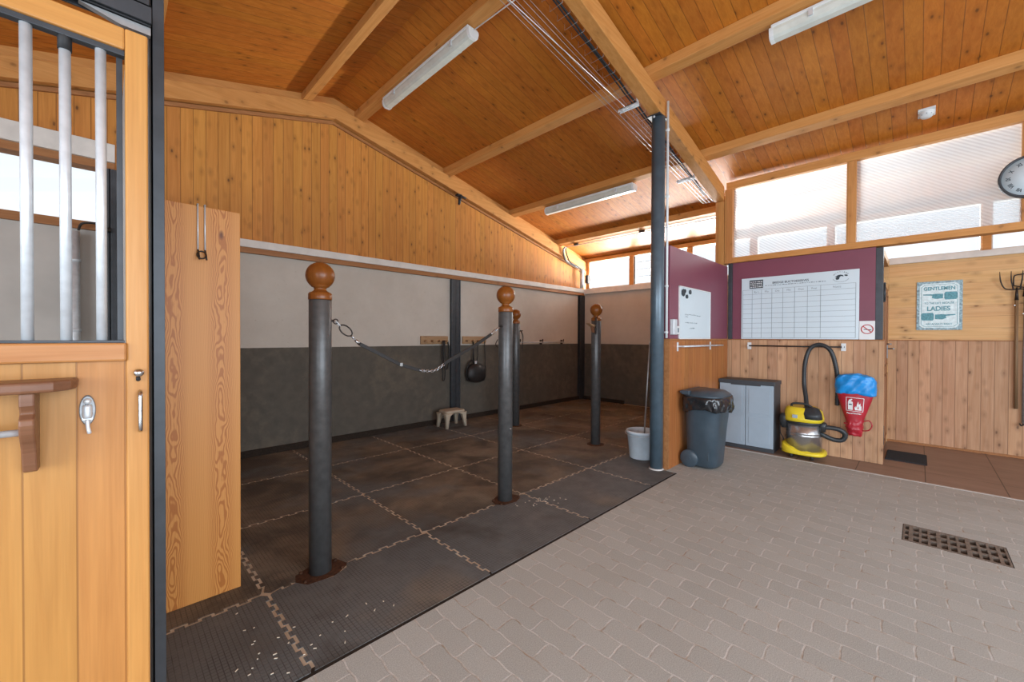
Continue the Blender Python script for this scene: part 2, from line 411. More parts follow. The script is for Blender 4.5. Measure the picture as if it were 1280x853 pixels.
ORG = {}
def tag(o, label=None, cat=None, group=None, kind=None):
    if label: o['label'] = label
    if cat: o['category'] = cat
    if group: o['group'] = group
    if kind: o['kind'] = kind
    return o
def build(mb, name, mat, parent=None, bevel=0, origin=None, segs=2):
    bmesh.ops.recalc_face_normals(mb.bm, faces=mb.bm.faces)
    me = bpy.data.meshes.new(name)
    if parent is not None: org = ORG[parent.name]
    elif origin is not None: org = Vector(origin)
    else:
        co = [v.co for v in mb.bm.verts]
        org = Vector(((min(c.x for c in co)+max(c.x for c in co))/2, (min(c.y for c in co)+max(c.y for c in co))/2, min(c.z for c in co)))
    for v in mb.bm.verts: v.co -= org
    mb.bm.to_mesh(me); mb.bm.free()
    me.materials.append(M[mat] if isinstance(mat, str) else mat)
    o = bpy.data.objects.new(name, me); COL.objects.link(o)
    if parent is not None: o.parent = parent
    else: o.location = org
    ORG[o.name] = org
    if bevel:
        b = o.modifiers.new('bevel', 'BEVEL'); b.width = bevel; b.segments = segs; b.limit_method = 'ANGLE'; b.angle_limit = .7
    return o
def struct(mb, name, mat, bevel=0, label=None, parent=None):
    o = build(mb, name, mat, parent, bevel, None if parent else (0, 0, 0)); o['kind'] = 'structure'
    if label: o['label'] = label
    return o
def thing(name, loc, label, cat, group=None):
    o = bpy.data.objects.new(name, None); COL.objects.link(o); o.location = loc; o.empty_display_size = .1
    ORG[o.name] = Vector(loc); return tag(o, label, cat, group)
def solo(mb, name, mat, label, cat, group=None, bevel=0): return tag(build(mb, name, mat, None, bevel), label, cat, group)
def clone(o, loc, label=None, name=None):
    """a copy of a thing, of its parts and their sub-parts"""
    r = o.copy(); COL.objects.link(r); r.location = loc; ORG[r.name] = Vector(loc)
    if label: r['label'] = label
    for ch in list(o.children):
        c = ch.copy(); COL.objects.link(c); c.parent = r; ORG[c.name] = Vector(loc)
        for g_ in list(ch.children):
            d = g_.copy(); COL.objects.link(d); d.parent = c; ORG[d.name] = Vector(loc)
    return r
def text(body, size, mat, at, right, parent, name, up=(0, 0, 1), depth=.0008, align='CENTER', sx_=1.0, bold=0.0):
    cu = bpy.data.curves.new(name, 'FONT'); cu.body = body; cu.size = size; cu.align_x = align; cu.align_y = 'CENTER'; cu.offset = bold
    t = bpy.data.objects.new(name, cu); COL.objects.link(t)
    dg = bpy.context.evaluated_depsgraph_get(); me0 = t.evaluated_get(dg).to_mesh()
    vs = [v.co.copy() for v in me0.vertices]; fs = [tuple(p.vertices) for p in me0.polygons]
    t.evaluated_get(dg).to_mesh_clear(); bpy.data.objects.remove(t); bpy.data.curves.remove(cu)
    R_, U_ = Vector(right), Vector(up); N_ = R_.cross(U_); A_ = Vector(at)
    mb = MB(); vv = [mb.bm.verts.new(A_ + R_*c.x*sx_ + U_*c.y + N_*depth) for c in vs]
    for f in fs:
        try: mb.bm.faces.new([vv[i] for i in f])
        except ValueError: pass
    return build(mb, name, mat, parent)
def arc(c, u, v, r, a0, a1, n=12):
    c, u, v = Vector(c), Vector(u), Vector(v)
    return [c + u*r*math.cos(a0+(a1-a0)*i/n) + v*r*math.sin(a0+(a1-a0)*i/n) for i in range(n+1)]
def smooth_path(pts, k=6):
    P = [Vector(p) for p in pts]; out = []
    for i in range(len(P)-1):
        p0, p1, p2, p3 = P[max(i-1, 0)], P[i], P[i+1], P[min(i+2, len(P)-1)]
        for j in range(k):
            t = j/k
            out.append(.5*((2*p1)+(p2-p0)*t+(2*p0-5*p1+4*p2-p3)*t*t+(3*p1-p0-3*p2+p3)*t**3))
    out.append(P[-1]); return out

RIDGE = 2.1
def zr(x): return 4.42 - (.232*(x-RIDGE) if x > RIDGE else .255*(RIDGE-x))      # top of the rafters
def zc(x): return zr(x) + .10                                                   # underside of the boards

# ------------------------------------------------------------------ floors
b = MB()
GX0, GX1, GY0, GY1 = 3.915, 4.27, -.425, .075        # drain
YF = 1.752
b.box(-4, GX0, -4, YF, -.1, 0); b.box(GX1, 5.60, -4, YF, -.1, 0)
b.box(GX0, GX1, -4, GY0, -.1, 0); b.box(GX0, GX1, GY1, YF, -.1, 0); b.box(4.17, 5.60, YF, 1.87, -.1, .0005)
struct(b, 'floor', 'paver', label='grey wavy concrete paving of the aisle')
struct(MB().box(5.63, 7.62, -4, 1.87, -.1, 0), 'floor_recess', 'tile', label='brown stone tiles in front of the washroom door')
struct(MB().box(5.60, 5.63, -4, 1.87, -.1, .003), 'trim_1', 'strip', label='pale strip between paving and brown tiles')
b = MB(); b.box(-4, 7.75, 1.80, 5.48, -.12, -.003)
struct(b, 'floor_stall', 'dust', label='sandy bed under the rubber mats')
struct(MB().box(-4, 7.75, 1.752, 1.80, -.12, -.0035), 'floor_gap', 'dirt', label='dark gap between paving and rubber mats')
b = MB(); b.box(GX0-.05, GX1+.05, GY0-.05, GY1+.05, -.3, -.26)
struct(b, 'floor_drain', 'dirt', label='dirt at the bottom of the drain')

# ------------------------------------------------------------------ walls
def gable(x0, x1, y0, y1, z0, top, name, mat, n=1):
    xs = sorted({x0, x1} | ({RIDGE} if x0 < RIDGE < x1 else set()))
    poly = [(x0, z0), (x1, z0)] + [(x, top(x)) for x in reversed(xs)]
    return struct(MB().prism(poly, lambda x, z: (x, y0, z), lambda x, z: (x, y1, z)), name, mat)
WIN = -.045
struct(MB().box(.05, 7.85, 5.48, 5.66, -.1, 2.37), 'wall_left', 'plaster', label='long stall wall, white above and black below')
o = gable(.05, 7.85, 5.47, 5.66, 2.44, zc, 'wall_left_boarding', 'clad_gable'); o['label'] = 'knotty orange board cladding of the gable above the stall'
o = gable(-4, .05, 5.47, 5.66, 3.13, zc, 'wall_left_boarding_box', 'clad_gable'); o['label'] = 'orange board cladding above the horse box window'
struct(MB().box(-4, .05, 5.48, 5.66, -.1, 2.39), 'wall_left_box', 'grey_board', label='scuffed grey board wall inside the horse box')
struct(MB().box(.16, 7.75, 5.43, 5.47, 2.357, 2.42), 'trim_2', 'brown_trim', .004, 'brown batten under the white ledge')
struct(MB().box(.16, 7.75, 5.415, 5.47, 2.42, 2.508), 'trim_3', 'white_trim', .004, 'white ledge along the long stall wall')
# window of the horse box
wn = struct(MB().box(-4, WIN, 5.56, 5.57, 2.455, 2.98), 'window_2', 'glass', label='bright strip window of the horse box')
b = MB(); b.box(-4, .05, 5.44, 5.6, 2.385, 2.461); b.box(-4, .05, 5.44, 5.6, 2.974, 3.045); b.box(WIN, .05, 5.44, 5.6, 2.461, 2.974)
struct(b, 'window_frame', 'brown_trim', .003, parent=wn)
struct(MB().box(-4, .05, 5.41, 5.47, 3.045, 3.215), 'trim_4', 'white_trim', .004, 'white ledge above the horse box window')
# end wall
struct(MB().box(7.75, 7.9, -4, 5.48, -.1, 2.39), 'wall_back', 'plaster', label='end wall of the stall, white above and black below')
struct(MB().box(7.70, 7.9, -4, 5.415, 2.39, 2.50), 'trim_5', 'white_trim', .004, 'white sill along the end wall')
W_M = [(5.32, 5.40), (4.22, 4.31), (3.02, 3.11), (1.95, 2.05), (.92, 1.0), (-.62, -.54), (-2.2, -2.1), (-4, -3.9)]
for i in range(len(W_M)-1):
    y1, y0 = W_M[i][0], W_M[i+1][1]
    wn = struct(MB().box(7.81, 7.815, y0, y1, 2.52, 3.11), 'window_%d' % (i+3), 'glass', label='clerestory pane of the end wall')
    b = MB(); b.box(7.77, 7.86, y0, y1, 2.50, 2.525); b.box(7.77, 7.86, y0, y1, 3.105, 3.12); b.box(7.77, 7.86, y1-.012, y1, 2.525, 3.105); b.box(7.77, 7.86, y0, y0+.012, 2.525, 3.105)
    struct(b, 'window_frame', 'white_trim', 0, parent=wn)
    if i == 1:
        b = MB()
        for z in (2.66, 2.81, 2.96): b.box(7.785, 7.80, y0, y1, z-.006, z+.006)
        b.box(7.775, 7.80, y1-.03, y1-.012, 2.525, 3.1)
        struct(b, 'louvre_rail', 'iron', 0, parent=wn)
b = MB(); b.box(7.74, 7.88, -4, 5.47, 3.115, 3.19)
for y0, y1 in W_M: b.box(7.75, 7.87, y0, y1, 2.50, 3.115)
struct(b, 'trim_6', 'beam_y', .003, 'brown frame timbers of the end wall clerestory')
# partition beside the steel column
PX0 = 4.225
struct(MB().box(PX0, 6.06, 1.87, 1.965, -.02, 1.375), 'wall_partition_wainscot', 'wains_x', .003, 'orange board panel behind the rubbish bin')
struct(MB().box(PX0-.006, 6.06, 1.862, 1.973, 1.375, 1.392), 'trim_7', 'brown_trim', .002, 'ledge between orange boards and purple panel')
struct(MB().box(PX0+.005, 6.06, 1.875, 1.96, 1.392, 2.385), 'wall_partition', 'purple', .002, 'purple panel holding the small whiteboard')
struct(MB().box(PX0-.012, PX0, 1.868, 1.967, -.02, 1.376), 'trim_8', 'brown_trim', 0, 'narrow end strip of the orange board panel')
# washroom cabin
struct(MB().box(6.10, 6.18, .275, 1.965, .0, 1.378), 'wall_cabin_wainscot', 'wains_y', .003, 'pale board panel behind cabinet and vacuum cleaner')
struct(MB().box(6.09, 6.18, .272, 1.87, 1.378, 1.39), 'trim_9', 'brown_trim', .002, 'thin ledge above the pale board panel')
struct(MB().box(6.100, 6.18, .35, 1.83, 1.39, 2.43), 'wall_cabin', 'purple', .002, 'purple panel holding the large planner')
b = MB(); b.box(6.098, 6.185, .288, .352, 1.39, 2.42); b.box(6.06, 6.18, 1.82, 1.868, 1.39, 2.43)
struct(b, 'trim_10', 'dark_steel', .003, 'slate corner posts framing the purple panel')
# cabin side with its door
struct(MB().box(6.185, 7.58, .36, .40, 0, 2.46), 'wall_cabin_side', 'cabin_door', 0, 'narrow side wall of the washroom cabin')
dr = struct(MB().box(6.22, 7.50, .305, .345, .02, 2.05), 'door_1', 'cabin_door', .004, 'brown washroom door seen edge on')
b = MB()
for z0, z1 in ((.12, .95), (1.05, 1.98)):
    for (x0, x1) in ((6.32, 6.80), (6.92, 7.40)):
        b.box(x0, x1, .297, .305, z0, z0+.03); b.box(x0, x1, .297, .305, z1-.03, z1); b.box(x0, x0+.03, .297, .305, z0, z1); b.box(x1-.03, x1, .297, .305, z0, z1)
struct(b, 'panel_moulding', 'cabin_door', .003, parent=dr)
b = MB(); b.tube([(7.38, .302, 1.27), (7.38, .24, 1.27), (7.26, .235, 1.27)], .009); b.box(7.36, 7.40, .296, .304, 1.14, 1.32); b.tube([(7.37, .30, 1.33), (7.37, .26, 1.33)], .01)
struct(b, 'door_handle', 'latch_metal', 0, parent=dr)
for z in (.22, 1.84):
    b = MB(); b.box(6.20, 6.30, .290, .305, z, z+.17); b.cyl((6.215, .283, z-.005), (6.215, .283, z+.175), .012); b.ball((6.215, .283, z+.185), .013, 12); b.ball((6.215, .283, z-.012), .013, 12)
    struct(b, 'hinge', 'dark_steel', 0, parent=dr)
b = MB(); b.box(6.185, 7.58, .30, .36, 2.05, 2.13); b.box(6.185, 7.58, .30, .36, 2.38, 2.46); b.box(6.19, 6.25, .30, .36, 2.13, 2.38); b.box(7.50, 7.578, .30, .36, 0, 2.38)
struct(b, 'trim_11', 'horiz_y', .003, 'pale frame around the washroom door')
# recess wall
struct(MB().box(7.58, 7.68, -4, .36, .025, 1.38), 'wall_recess_wainscot', 'wains_y', 0, 'weathered board wainscot in the recess')
struct(MB().box(7.585, 7.68, -4, .36, 1.38, 2.41), 'wall_recess', 'horiz_y', 0, 'pale horizontal boards holding the tin sign')
struct(MB().box(7.57, 7.68, -4, .36, 1.375, 1.388), 'trim_12', 'brown_trim', .001, 'dark joint line between upper and lower boards')
struct(MB().box(7.555, 7.74, -4, .36, 2.41, 2.485), 'trim_13', 'white_trim', .004, 'white capping board of the recess wall')
struct(MB().box(7.565, 7.60, -4, .30, 0, .028), 'baseboard_recess', 'brown_trim', .002, 'thin foot strip of the recess wall')
# translucent window wall above the cabin
pw = struct(MB().box(6.125, 6.135, -4, 1.82, 2.50, 3.45), 'window_1', 'poly', label='translucent fluted window above the planner')
b = MB(); b.box(6.06, 6.20, -4, 1.82, 2.432, 2.505)
struct(b, 'window_sill', 'beam_y', .004, parent=pw)
struct(MB().box(6.06, 6.20, -4, 1.9, 3.445, 3.545), 'window_head', 'beam_y', .004, parent=pw)
for y0, y1 in ((.525, .611), (-.755, -.665), (-2.06, -1.97)):
    struct(MB().box(6.07, 6.19, y0, y1, 2.505, 3.445), 'window_mullion', 'beam_z', .003, parent=pw)
b = MB(); b.box(6.06, 6.20, 1.82, 1.92, 2.43, 3.45); b.box(6.05, 6.20, 1.925, 2.035, 2.385, 3.30)
struct(b, 'trim_14', 'beam_z', .003, 'twin timber uprights at the end of the big rafter')
# base boards of the stall
b = MB(); b.box(.2, 7.72, 5.445, 5.48, -.01, .075); b.box(7.70, 7.75, 4.40, 5.45, -.01, .07)
struct(b, 'baseboard_stall', 'dirt', .004, 'black foot board along the stall walls')
# steel uprights set into the long wall
for i, (x0, x1, y0, z1, lab) in enumerate(((4.0, 4.19, 5.44, 2.357, 'dark steel upright set into the long stall wall'), (7.56, 7.75, 5.42, 2.357, 'dark steel upright in the far stall corner'), (-.035, .06, 5.38, 2.97, 'dark steel upright at the back of the horse box'))):
    b = MB(); b.box(x0, x1, y0, y0+.012, 0, z1); b.box(x0, x1, 5.468, 5.479, 0, z1); xm = (x0+x1)/2; b.box(xm-.006, xm+.006, y0, 5.479, 0, z1)
    if i == 0: b.box(x0, x0+.02, y0-.008, y0, 0, z1); b.box(x1-.02, x1, y0-.008, y0, 0, z1)
    struct(b, 'trim_%d' % (15+i), 'dark_steel', .002, lab)

# ------------------------------------------------------------------ roof
b = MB(); YR0 = -4.6
b.prism([(RIDGE, zc(RIDGE)), (7.95, zc(7.95)), (7.95, zc(7.95)+.12), (RIDGE, zc(RIDGE)+.12)], lambda x, z: (x, YR0, z), lambda x, z: (x, 5.7, z))
struct(b, 'ceiling', 'ceiling', label='orange board ceiling sloping down to the clerestory')
b = MB(); b.prism([(RIDGE, zc(RIDGE)), (-4.6, zc(-4.6)), (-4.6, zc(-4.6)+.12), (RIDGE, zc(RIDGE)+.12)], lambda x, z: (x, YR0, z), lambda x, z: (x, 5.7, z))
struct(b, 'ceiling_left', 'ceiling', label='orange board ceiling sloping down over the horse box')
def rafter(y0, y1, x0, x1, d, name, lab):
    xs = [x0] + ([RIDGE] if x0 < RIDGE < x1 else []) + [x1]
    poly = [(x, zr(x)-d) for x in xs] + [(x, zr(x)) for x in reversed(xs)]
    return tag(build(MB().prism(poly, lambda x, z: (x, y0, z), lambda x, z: (x, y1, z)), name, 'beam_x', None, .006, (0, 0, 0)), lab, 'rafter', 'roof rafters')
rafter(1.925, 2.045, -4.2, 6.06, .195, 'roof_rafter', 'big pine rafter resting on the slate steel column')
rafter(5.375, 5.47, -4.2, 7.76, .185, 'roof_rafter', 'pine rafter running along the top of the gable cladding')
b = MB(); poly = [(RIDGE, zr(RIDGE)-.235), (7.7, zr(7.7)-.235), (7.7, zr(7.7)-.205), (RIDGE, zr(RIDGE)-.205)]
b.prism(poly, lambda x, z: (x, 5.44, z), lambda x, z: (x, 5.47, z)); poly = [(-4, zr(-4)-.235), (RIDGE, zr(RIDGE)-.235), (RIDGE, zr(RIDGE)-.195), (-4, zr(-4)-.195)]
b.prism(poly, lambda x, z: (x, 5.44, z), lambda x, z: (x, 5.47, z))
struct(b, 'trim_18', 'brown_trim', .002, 'thin cover strip between gable cladding and rafter')
b = MB(); poly = [(-4, zr(-4)), (RIDGE, zr(RIDGE)), (7.74, zr(7.74)), (7.74, zc(7.74)), (RIDGE, zc(RIDGE)), (-4, zc(-4))]
b.prism(poly, lambda x, z: (x, 5.43, z), lambda x, z: (x, 5.47, z))
struct(b, 'trim_19', 'beam_x', 0, 'filler board between the gable rafter and the ceiling')
PURL = [(.28, 'pine purlin nearest the horse box'), (1.76, 'pine purlin just left of the roof ridge'), (2.43, 'pine purlin right of the ridge carrying the highest dusty lamp'), (3.88, 'pine purlin crossing the big rafter above the slate column, with the brightest lamp'),
        (5.36, 'pine purlin carrying the far stall lamp'), (6.74, 'last pine purlin before the end wall clerestory'), (-1.15, 'pine purlin above the horse box')]
for x, lab in PURL:
    z = zr(x)
    b = MB(); poly = [(x-.055, zr(x-.055)+.001), (x+.055, zr(x+.055)+.001), (x+.055, zc(x+.055)-.001), (x-.055, zc(x-.055)-.001)]
    b.prism(poly, lambda px, pz: (px, YR0+.1, pz), lambda px, pz: (px, 5.47, pz))
    tag(build(b, 'roof_purlin', 'beam_y', None, .004, (0, 0, 0)), lab, 'purlin', 'roof purlins')

# ------------------------------------------------------------------ rubber mats with puzzle edges
XG = [-1.44, -.42, .60, 1.60, 2.625, 3.645, 4.68, 5.70, 6.72, 7.69]
YG = [1.775, 2.49, 3.475, 4.50, 5.44]
GAP, TA, TP = .0075, .0100, .105
def wave(t0, t1, h):
    """points (t, offset) of the square wave between t0 and t1, shifted sideways by h"""
    out = []; n0 = math.ceil(t0/(TP/2)); n1 = math.floor(t1/(TP/2)); s0 = 1 if (math.floor(t0/(TP/2)) % 2 == 0) else -1
    out.append((t0, TA*s0+h))
    for n in range(n0, n1+1):
        t = n*TP/2
        if t <= t0+.03 or t >= t1-.03: continue
        s1 = 1 if n % 2 == 0 else -1
        tt = t + (-h if s1 > 0 else h)
        out.append((tt, -TA*s1+h)); out.append((tt, TA*s1+h))
    out.append((t1, out[-1][1])); return out
HOLES = {}
def mat_poly(i, j):
    x0, x1, y0, y1 = XG[i], XG[i+1], YG[j], YG[j+1]
    ins = .024
    P = []
    # bottom edge (y0) left to right
    if j == 0: bot = [(x0+GAP, y0), (x1-GAP, y0)]
    else: bot = [(t, y0+o_) for t, o_ in wave(x0+ins, x1-ins, GAP)]
    if i == len(XG)-2: rgt = [(x1, y0+ins), (x1, y1-ins)]
    else: rgt = [(x1+o_, t) for t, o_ in wave(y0+ins, y1-ins, -GAP)]
    if j == len(YG)-2: top = [(x0+GAP, y1), (x1-GAP, y1)]
    else: top = [(t, y1+o_) for t, o_ in wave(x0+ins, x1-ins, -GAP)]
    lft = [(x0+o_, t) for t, o_ in wave(y0+ins, y1-ins, GAP)]
    # cut-outs round the posts that stand on a joint
    for hx, hy, hw, hd in ((.895, 2.505, .145, .105), (2.43, 2.51, .14, .10)):
        if x0 < hx < x1:
            if j == 1 and abs(hy-y0) < .06:
                bot = [p for p in bot if p[0] < hx-hw-.02] + [(hx-hw, y0+.004), (hx-hw+.02, hy+hd*.55), (hx-.02, hy+hd), (hx+hw-.03, hy+hd*.8), (hx+hw, y0+.004)] + [p for p in bot if p[0] > hx+hw+.02]
            if j == 0 and abs(hy-y1) < .06:
                top = [p for p in top if p[0] < hx-hw-.02] + [(hx-hw, y1-.004), (hx-hw+.04, hy-hd*.8), (hx+.03, hy-hd), (hx+hw-.02, hy-hd*.6), (hx+hw, y1-.004)] + [p for p in top if p[0] > hx+hw+.02]
    return bot + rgt + top[::-1] + lft[::-1]
ROWN = ['front row beside the paving', 'second row from the paving', 'third row from the paving', 'back row against the long wall']
COLN = ['inside the horse box', 'at the horse box door', 'beside the leaning larch board', 'first right of the larch board', 'second right of the larch board', 'third right of the larch board', 'fourth right of the larch board', 'fifth right of the larch board', 'last before the end wall']
for j in range(4):
    for i in range(len(XG)-1):
        if i == 0: continue
        if j == 0 and i > 5: continue
        poly = mat_poly(i, j)
        if j == 0 and i == 5:
            pass
        f0 = lambda x, y: (x, y, -.003); f1 = lambda x, y: (x, y, 0)
        if j == 0 and i == 5: poly = [(min(x, 4.16), y) if y < 1.99 else (x, y) for x, y in poly]
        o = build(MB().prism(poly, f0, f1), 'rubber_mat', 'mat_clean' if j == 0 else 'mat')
        tag(o, 'dark puzzle-edged rubber mat, %s, %s' % (ROWN[j], COLN[i]), 'rubber mat', 'rubber mats on the stall floor')
# strip of mats behind the partition
o = build(MB().box(4.70, 7.69, 1.985, 2.475, -.003, 0), 'rubber_mat', 'mat'); tag(o, 'long dark rubber mat strip behind the purple partition', 'rubber mat', 'rubber mats on the stall floor')
# pale chips lying on the mats
b = MB()
for cx, cy, n, sp in ((2.60, 2.25, 26, .10), (.45, 2.0, 30, .17), (1.0, 1.95, 6, .1)):
    for _ in range(n):
        x, y = random.gauss(cx, sp), random.gauss(cy, sp*.7); y = max(1.80, min(y, 2.44)); a = random.random()*PI; l = random.uniform(.003, .008)
        b.obox((x, y, .0018), (math.cos(a), math.sin(a), 0), (-math.sin(a), math.cos(a), 0), (0, 0, 1), l, .002, .0012)
tag(build(b, 'straw_chips', 'chip'), 'pale straw chips scattered on the rubber mats near the front posts', 'straw', kind='stuff')

# ------------------------------------------------------------------ hitching posts
def hitching_post(x, y, label, plate=True):
    t = thing('hitching_post', (x, y, -.003), label, 'post', 'ball-topped hitching posts')
    build(MB().lathe([(.0625, -.003), (.0625, 1.612), (.058, 1.62)], (x, y, 0), 36), 'tube', 'post_steel', t)
    f = build(MB().lathe([(.064, 1.618), (.0655, 1.624), (.0655, 1.652), (.060, 1.660), (.045, 1.666), (.036, 1.674), (.033, 1.683), (.036, 1.690), (.05, 1.696)] +
              [(.0805*math.sin(a), 1.762-.0805*math.cos(a)) for a in [math.radians(38+i*142/16) for i in range(17)]], (x, y, 0), 40), 'ball_finial', 'ball', t)
    return t
hp = hitching_post(.895, 2.52, 'nearest ball-topped hitching post, with the lead strap tied on its right')
for x, y, lab in ((2.43, 2.52, 'hitching post at the right end of the slack lead strap'), (4.53, 2.99, 'hitching post standing alone nearest the white bucket'), (4.575, 4.51, 'farthest hitching post, half hidden behind the second one')):
    clone(hp, (x, y, -.003), lab)
posts = [o for o in bpy.data.objects if o.name.startswith('hitching_post')]
def post_at(x): return min(posts, key=lambda o: abs(o.location.x-x))
for x, y in ((.895, 2.52), (2.43, 2.52)):
    t = [p for p in posts if abs(p.location.x-x) < .02][0]
    b = MB(); b.prism([(-.15, -.09), (.05, -.105), (.155, -.03), (.14, .09), (-.05, .11), (-.14, .06)], lambda u, v: (x+u, y-.012+v*.95, -.003), lambda u, v: (x+u*.97, y-.012+v*.9, -.0008))
    p = build(b, 'base_plate', 'rust', t)
    for u, v in ((-.105, -.055), (.105, -.055), (.105, .055), (-.095, .055)):
        build(MB().lathe([(.011, -.003), (.011, .006), (.007, .010), (.001, .011)], (x+u, y-.012+v, 0), 6), 'bolt', 'rust', p)
for x, y in ((4.53, 2.99), (4.575, 4.51)):
    t = [p for p in posts if abs(p.location.x-x) < .02][0]
    p = build(MB().lathe([(.115, -.001), (.112, .004), (.06, .008)], (x, y, 0), 10), 'base_plate', 'rust', t)
# small bolt on the second post
t = [p for p in posts if abs(p.location.x-2.43) < .02][0]
build(MB().lathe([(.009, -.072), (.009, -.055)], (2.43, 2.52, .62), 10, 'Y'), 'bolt', 'chrome', t)
# eye rings on the first two posts
for x, sgn in ((.895, 1), (2.43, -1)):
    t = [p for p in posts if abs(p.location.x-x) < .02][0]
    b = MB(); b.cyl((x+sgn*.055, 2.50, 1.495), (x+sgn*.072, 2.50, 1.495), .008, 10); b.tube(arc((x+sgn*.083, 2.50, 1.492), (1, 0, 0), (0, 0, 1), .014, 0, 2*PI*.96, 16), .0035, 8)
    build(b, 'eye_bolt', 'iron', t)

# the slack lead strap between the first two posts
t = thing('lead_strap', (1.6, 2.5, 1.15), 'black lead strap hanging slack with snap hooks between the two front posts', 'strap')
LS = [(.978, 1.490), (1.000, 1.464), (1.058, 1.425), (1.123, 1.357), (1.30, 1.268), (1.42, 1.209), (1.56, 1.166), (1.70, 1.160), (1.824, 1.226), (2.058, 1.328), (2.245, 1.425), (2.345, 1.492)]
P3 = lambda x, z: (x, 2.50, z)
def link(b, p, d, l, wd, r, flip):
    d = Vector(d).normalized(); s_ = Vector((0, 1, 0)) if flip else d.cross(Vector((0, 1, 0)))
    c = Vector(p); pts = [c + d*l*math.cos(a) + s_*wd*math.sin(a) for a in [2*PI*i/14 for i in range(14)]]
    b.tube(pts, r, 8, closed=True)
b = MB(); link(b, P3(.992, 1.478), (1, 0, -1.1), .020, .010, .0030, True)
build(b, 'chain_link', 'galv', t)
b = MB(); link(b, P3(1.040, 1.438), (1, 0, -.75), .046, .026, .0045, False); build(b, 'carabiner', 'iron', t)
b = MB(); link(b, P3(1.088, 1.39), (1, 0, -1), .022, .010, .0035, True); b.tube([P3(1.10, 1.378), P3(1.128, 1.352)], .009, 10); build(b, 'snap_hook', 'chrome', t)
def strap(pts, wd, th):
    b = MB(); P = smooth_path([P3(*p) for p in pts], 6); rings = []
    for i, p in enumerate(P):
        d = (P[min(i+1, len(P)-1)]-P[max(i-1, 0)]).normalized(); nrm = d.cross(Vector((0, 1, 0))); y = Vector((0, 1, 0))
        rings.append([p+nrm*wd+y*th, p-nrm*wd+y*th, p-nrm*wd-y*th, p+nrm*wd-y*th])
    return b.rings(rings, smooth=False)
build(strap([(1.123, 1.357), (1.30, 1.268), (1.42, 1.209), (1.57, 1.163)], .011, .004), 'webbing', 'leather', t)
build(strap([(1.775, 1.198), (1.824, 1.226), (2.058, 1.328), (2.245, 1.425)], .012, .004), 'webbing', 'leather', t)
b = MB()
CH = smooth_path([P3(1.57, 1.163), P3(1.62, 1.155), P3(1.68, 1.153), P3(1.73, 1.172), P3(1.775, 1.198)], 3)
for i in range(len(CH)-1): link(b, (CH[i]+CH[i+1])/2, CH[i+1]-CH[i], .014, .0085, .003, i % 2 == 0)
build(b, 'chain', 'chrome', t)
b = MB(); link(b, P3(2.275, 1.443), (1, 0, .8), .030, .012, .004, False); link(b, P3(2.318, 1.474), (1, 0, .75), .028, .012, .0035, True); build(b, 'snap_hook', 'chrome', t)
build(MB().box(1.408, 1.428, 2.494, 2.506, 1.200, 1.222), 'buckle', 'chrome', t)

# chains on the far post and a small bracket on the lone post
t = thing('hanging_chain', (4.63, 4.44, .9), 'dark chain hanging on the farthest hitching post', 'chain')
b = MB(); P = smooth_path([(4.635, 4.455, 1.50), (4.66, 4.44, 1.42), (4.655, 4.44, 1.30), (4.64, 4.44, 1.17)], 4)
for i in range(len(P)-1): link(b, (P[i]+P[i+1])/2, P[i+1]-P[i], .019, .010, .004, i % 2 == 0)
build(b, 'chain', 'iron', t)
b = MB(); b.tube([(4.62, 4.47, 1.50), (4.66, 4.435, 1.505)], .006, 8); build(b, 'hook', 'iron', t)
t = thing('wooden_saddle_peg', (4.45, 2.98, 1.52), 'small wooden arm fixed to the lone hitching post near the bucket', 'peg')
b = MB(); b.prism([(4.32, 1.585), (4.47, 1.565), (4.47, 1.54), (4.40, 1.545)], lambda x, z: (x, 2.95, z), lambda x, z: (x, 3.01, z)); build(b, 'arm', 'peg_wood', t, .004)
b = MB(); b.prism([(4.40, 1.55), (4.468, 1.55), (4.468, 1.46), (4.43, 1.47)], lambda x, z: (x, 2.965, z), lambda x, z: (x, 2.995, z)); build(b, 'strut', 'dark_wood', t, .003)
b = MB(); P = smooth_path([(4.462, 2.95, 1.66), (4.45, 2.945, 1.58), (4.455, 2.945, 1.45)], 3)
for i in range(len(P)-1): link(b, (P[i]+P[i+1])/2, P[i+1]-P[i], .022, .011, .004, i % 2 == 0)
build(b, 'chain', 'iron', t)

# ------------------------------------------------------------------ peg racks and tack on the long wall
def peg_rack(x0, x1, label):
    xm = (x0+x1)/2; t = thing('peg_rack', (xm, 5.48, 1.28), label, 'peg rack', 'peg racks on the long wall')
    build(MB().box(x0, x1, 5.452, 5.48, 1.285, 1.415), 'board', 'peg_wood', t, .006)
    n = 4
    for i in range(n):
        x = x0 + (x1-x0)*(i+.5)/n
        build(MB().lathe([(.013, -.075), (.020, -.068), (.020, -.055), (.011, -.045), (.011, 0)], (x, 5.455, 1.335), 14, 'Y'), 'peg', 'peg_wood', t)
    return t
pr_ = peg_rack(3.435, 3.95, 'pale wooden peg rack left of the steel wall upright')
clone(pr_, (4.51, 5.48, 1.28), 'pale wooden peg rack right of the steel wall upright')
def dense(secs, n):
    out = []
    for i in range(n+1):
        t = i/n*(len(secs)-1); k = min(int(t), len(secs)-2); f = t-k
        out.append(tuple(a+(c-a)*f for a, c in zip(secs[k], secs[k+1])))
    return out
def strap_loop(b, x, z0, z1, wd, y=5.41, th=.004, w_=.012):
    P = smooth_path([(x-wd, y, z1), (x-wd*1.1, y, (z0+z1)/2), (x-wd*.6, y, z0+.03), (x, y, z0), (x+wd*.7, y, z0+.04), (x+wd*1.1, y, (z0+z1)/2), (x+wd*.5, y, z1)], 5)
    b.tube(P, w_, 6)
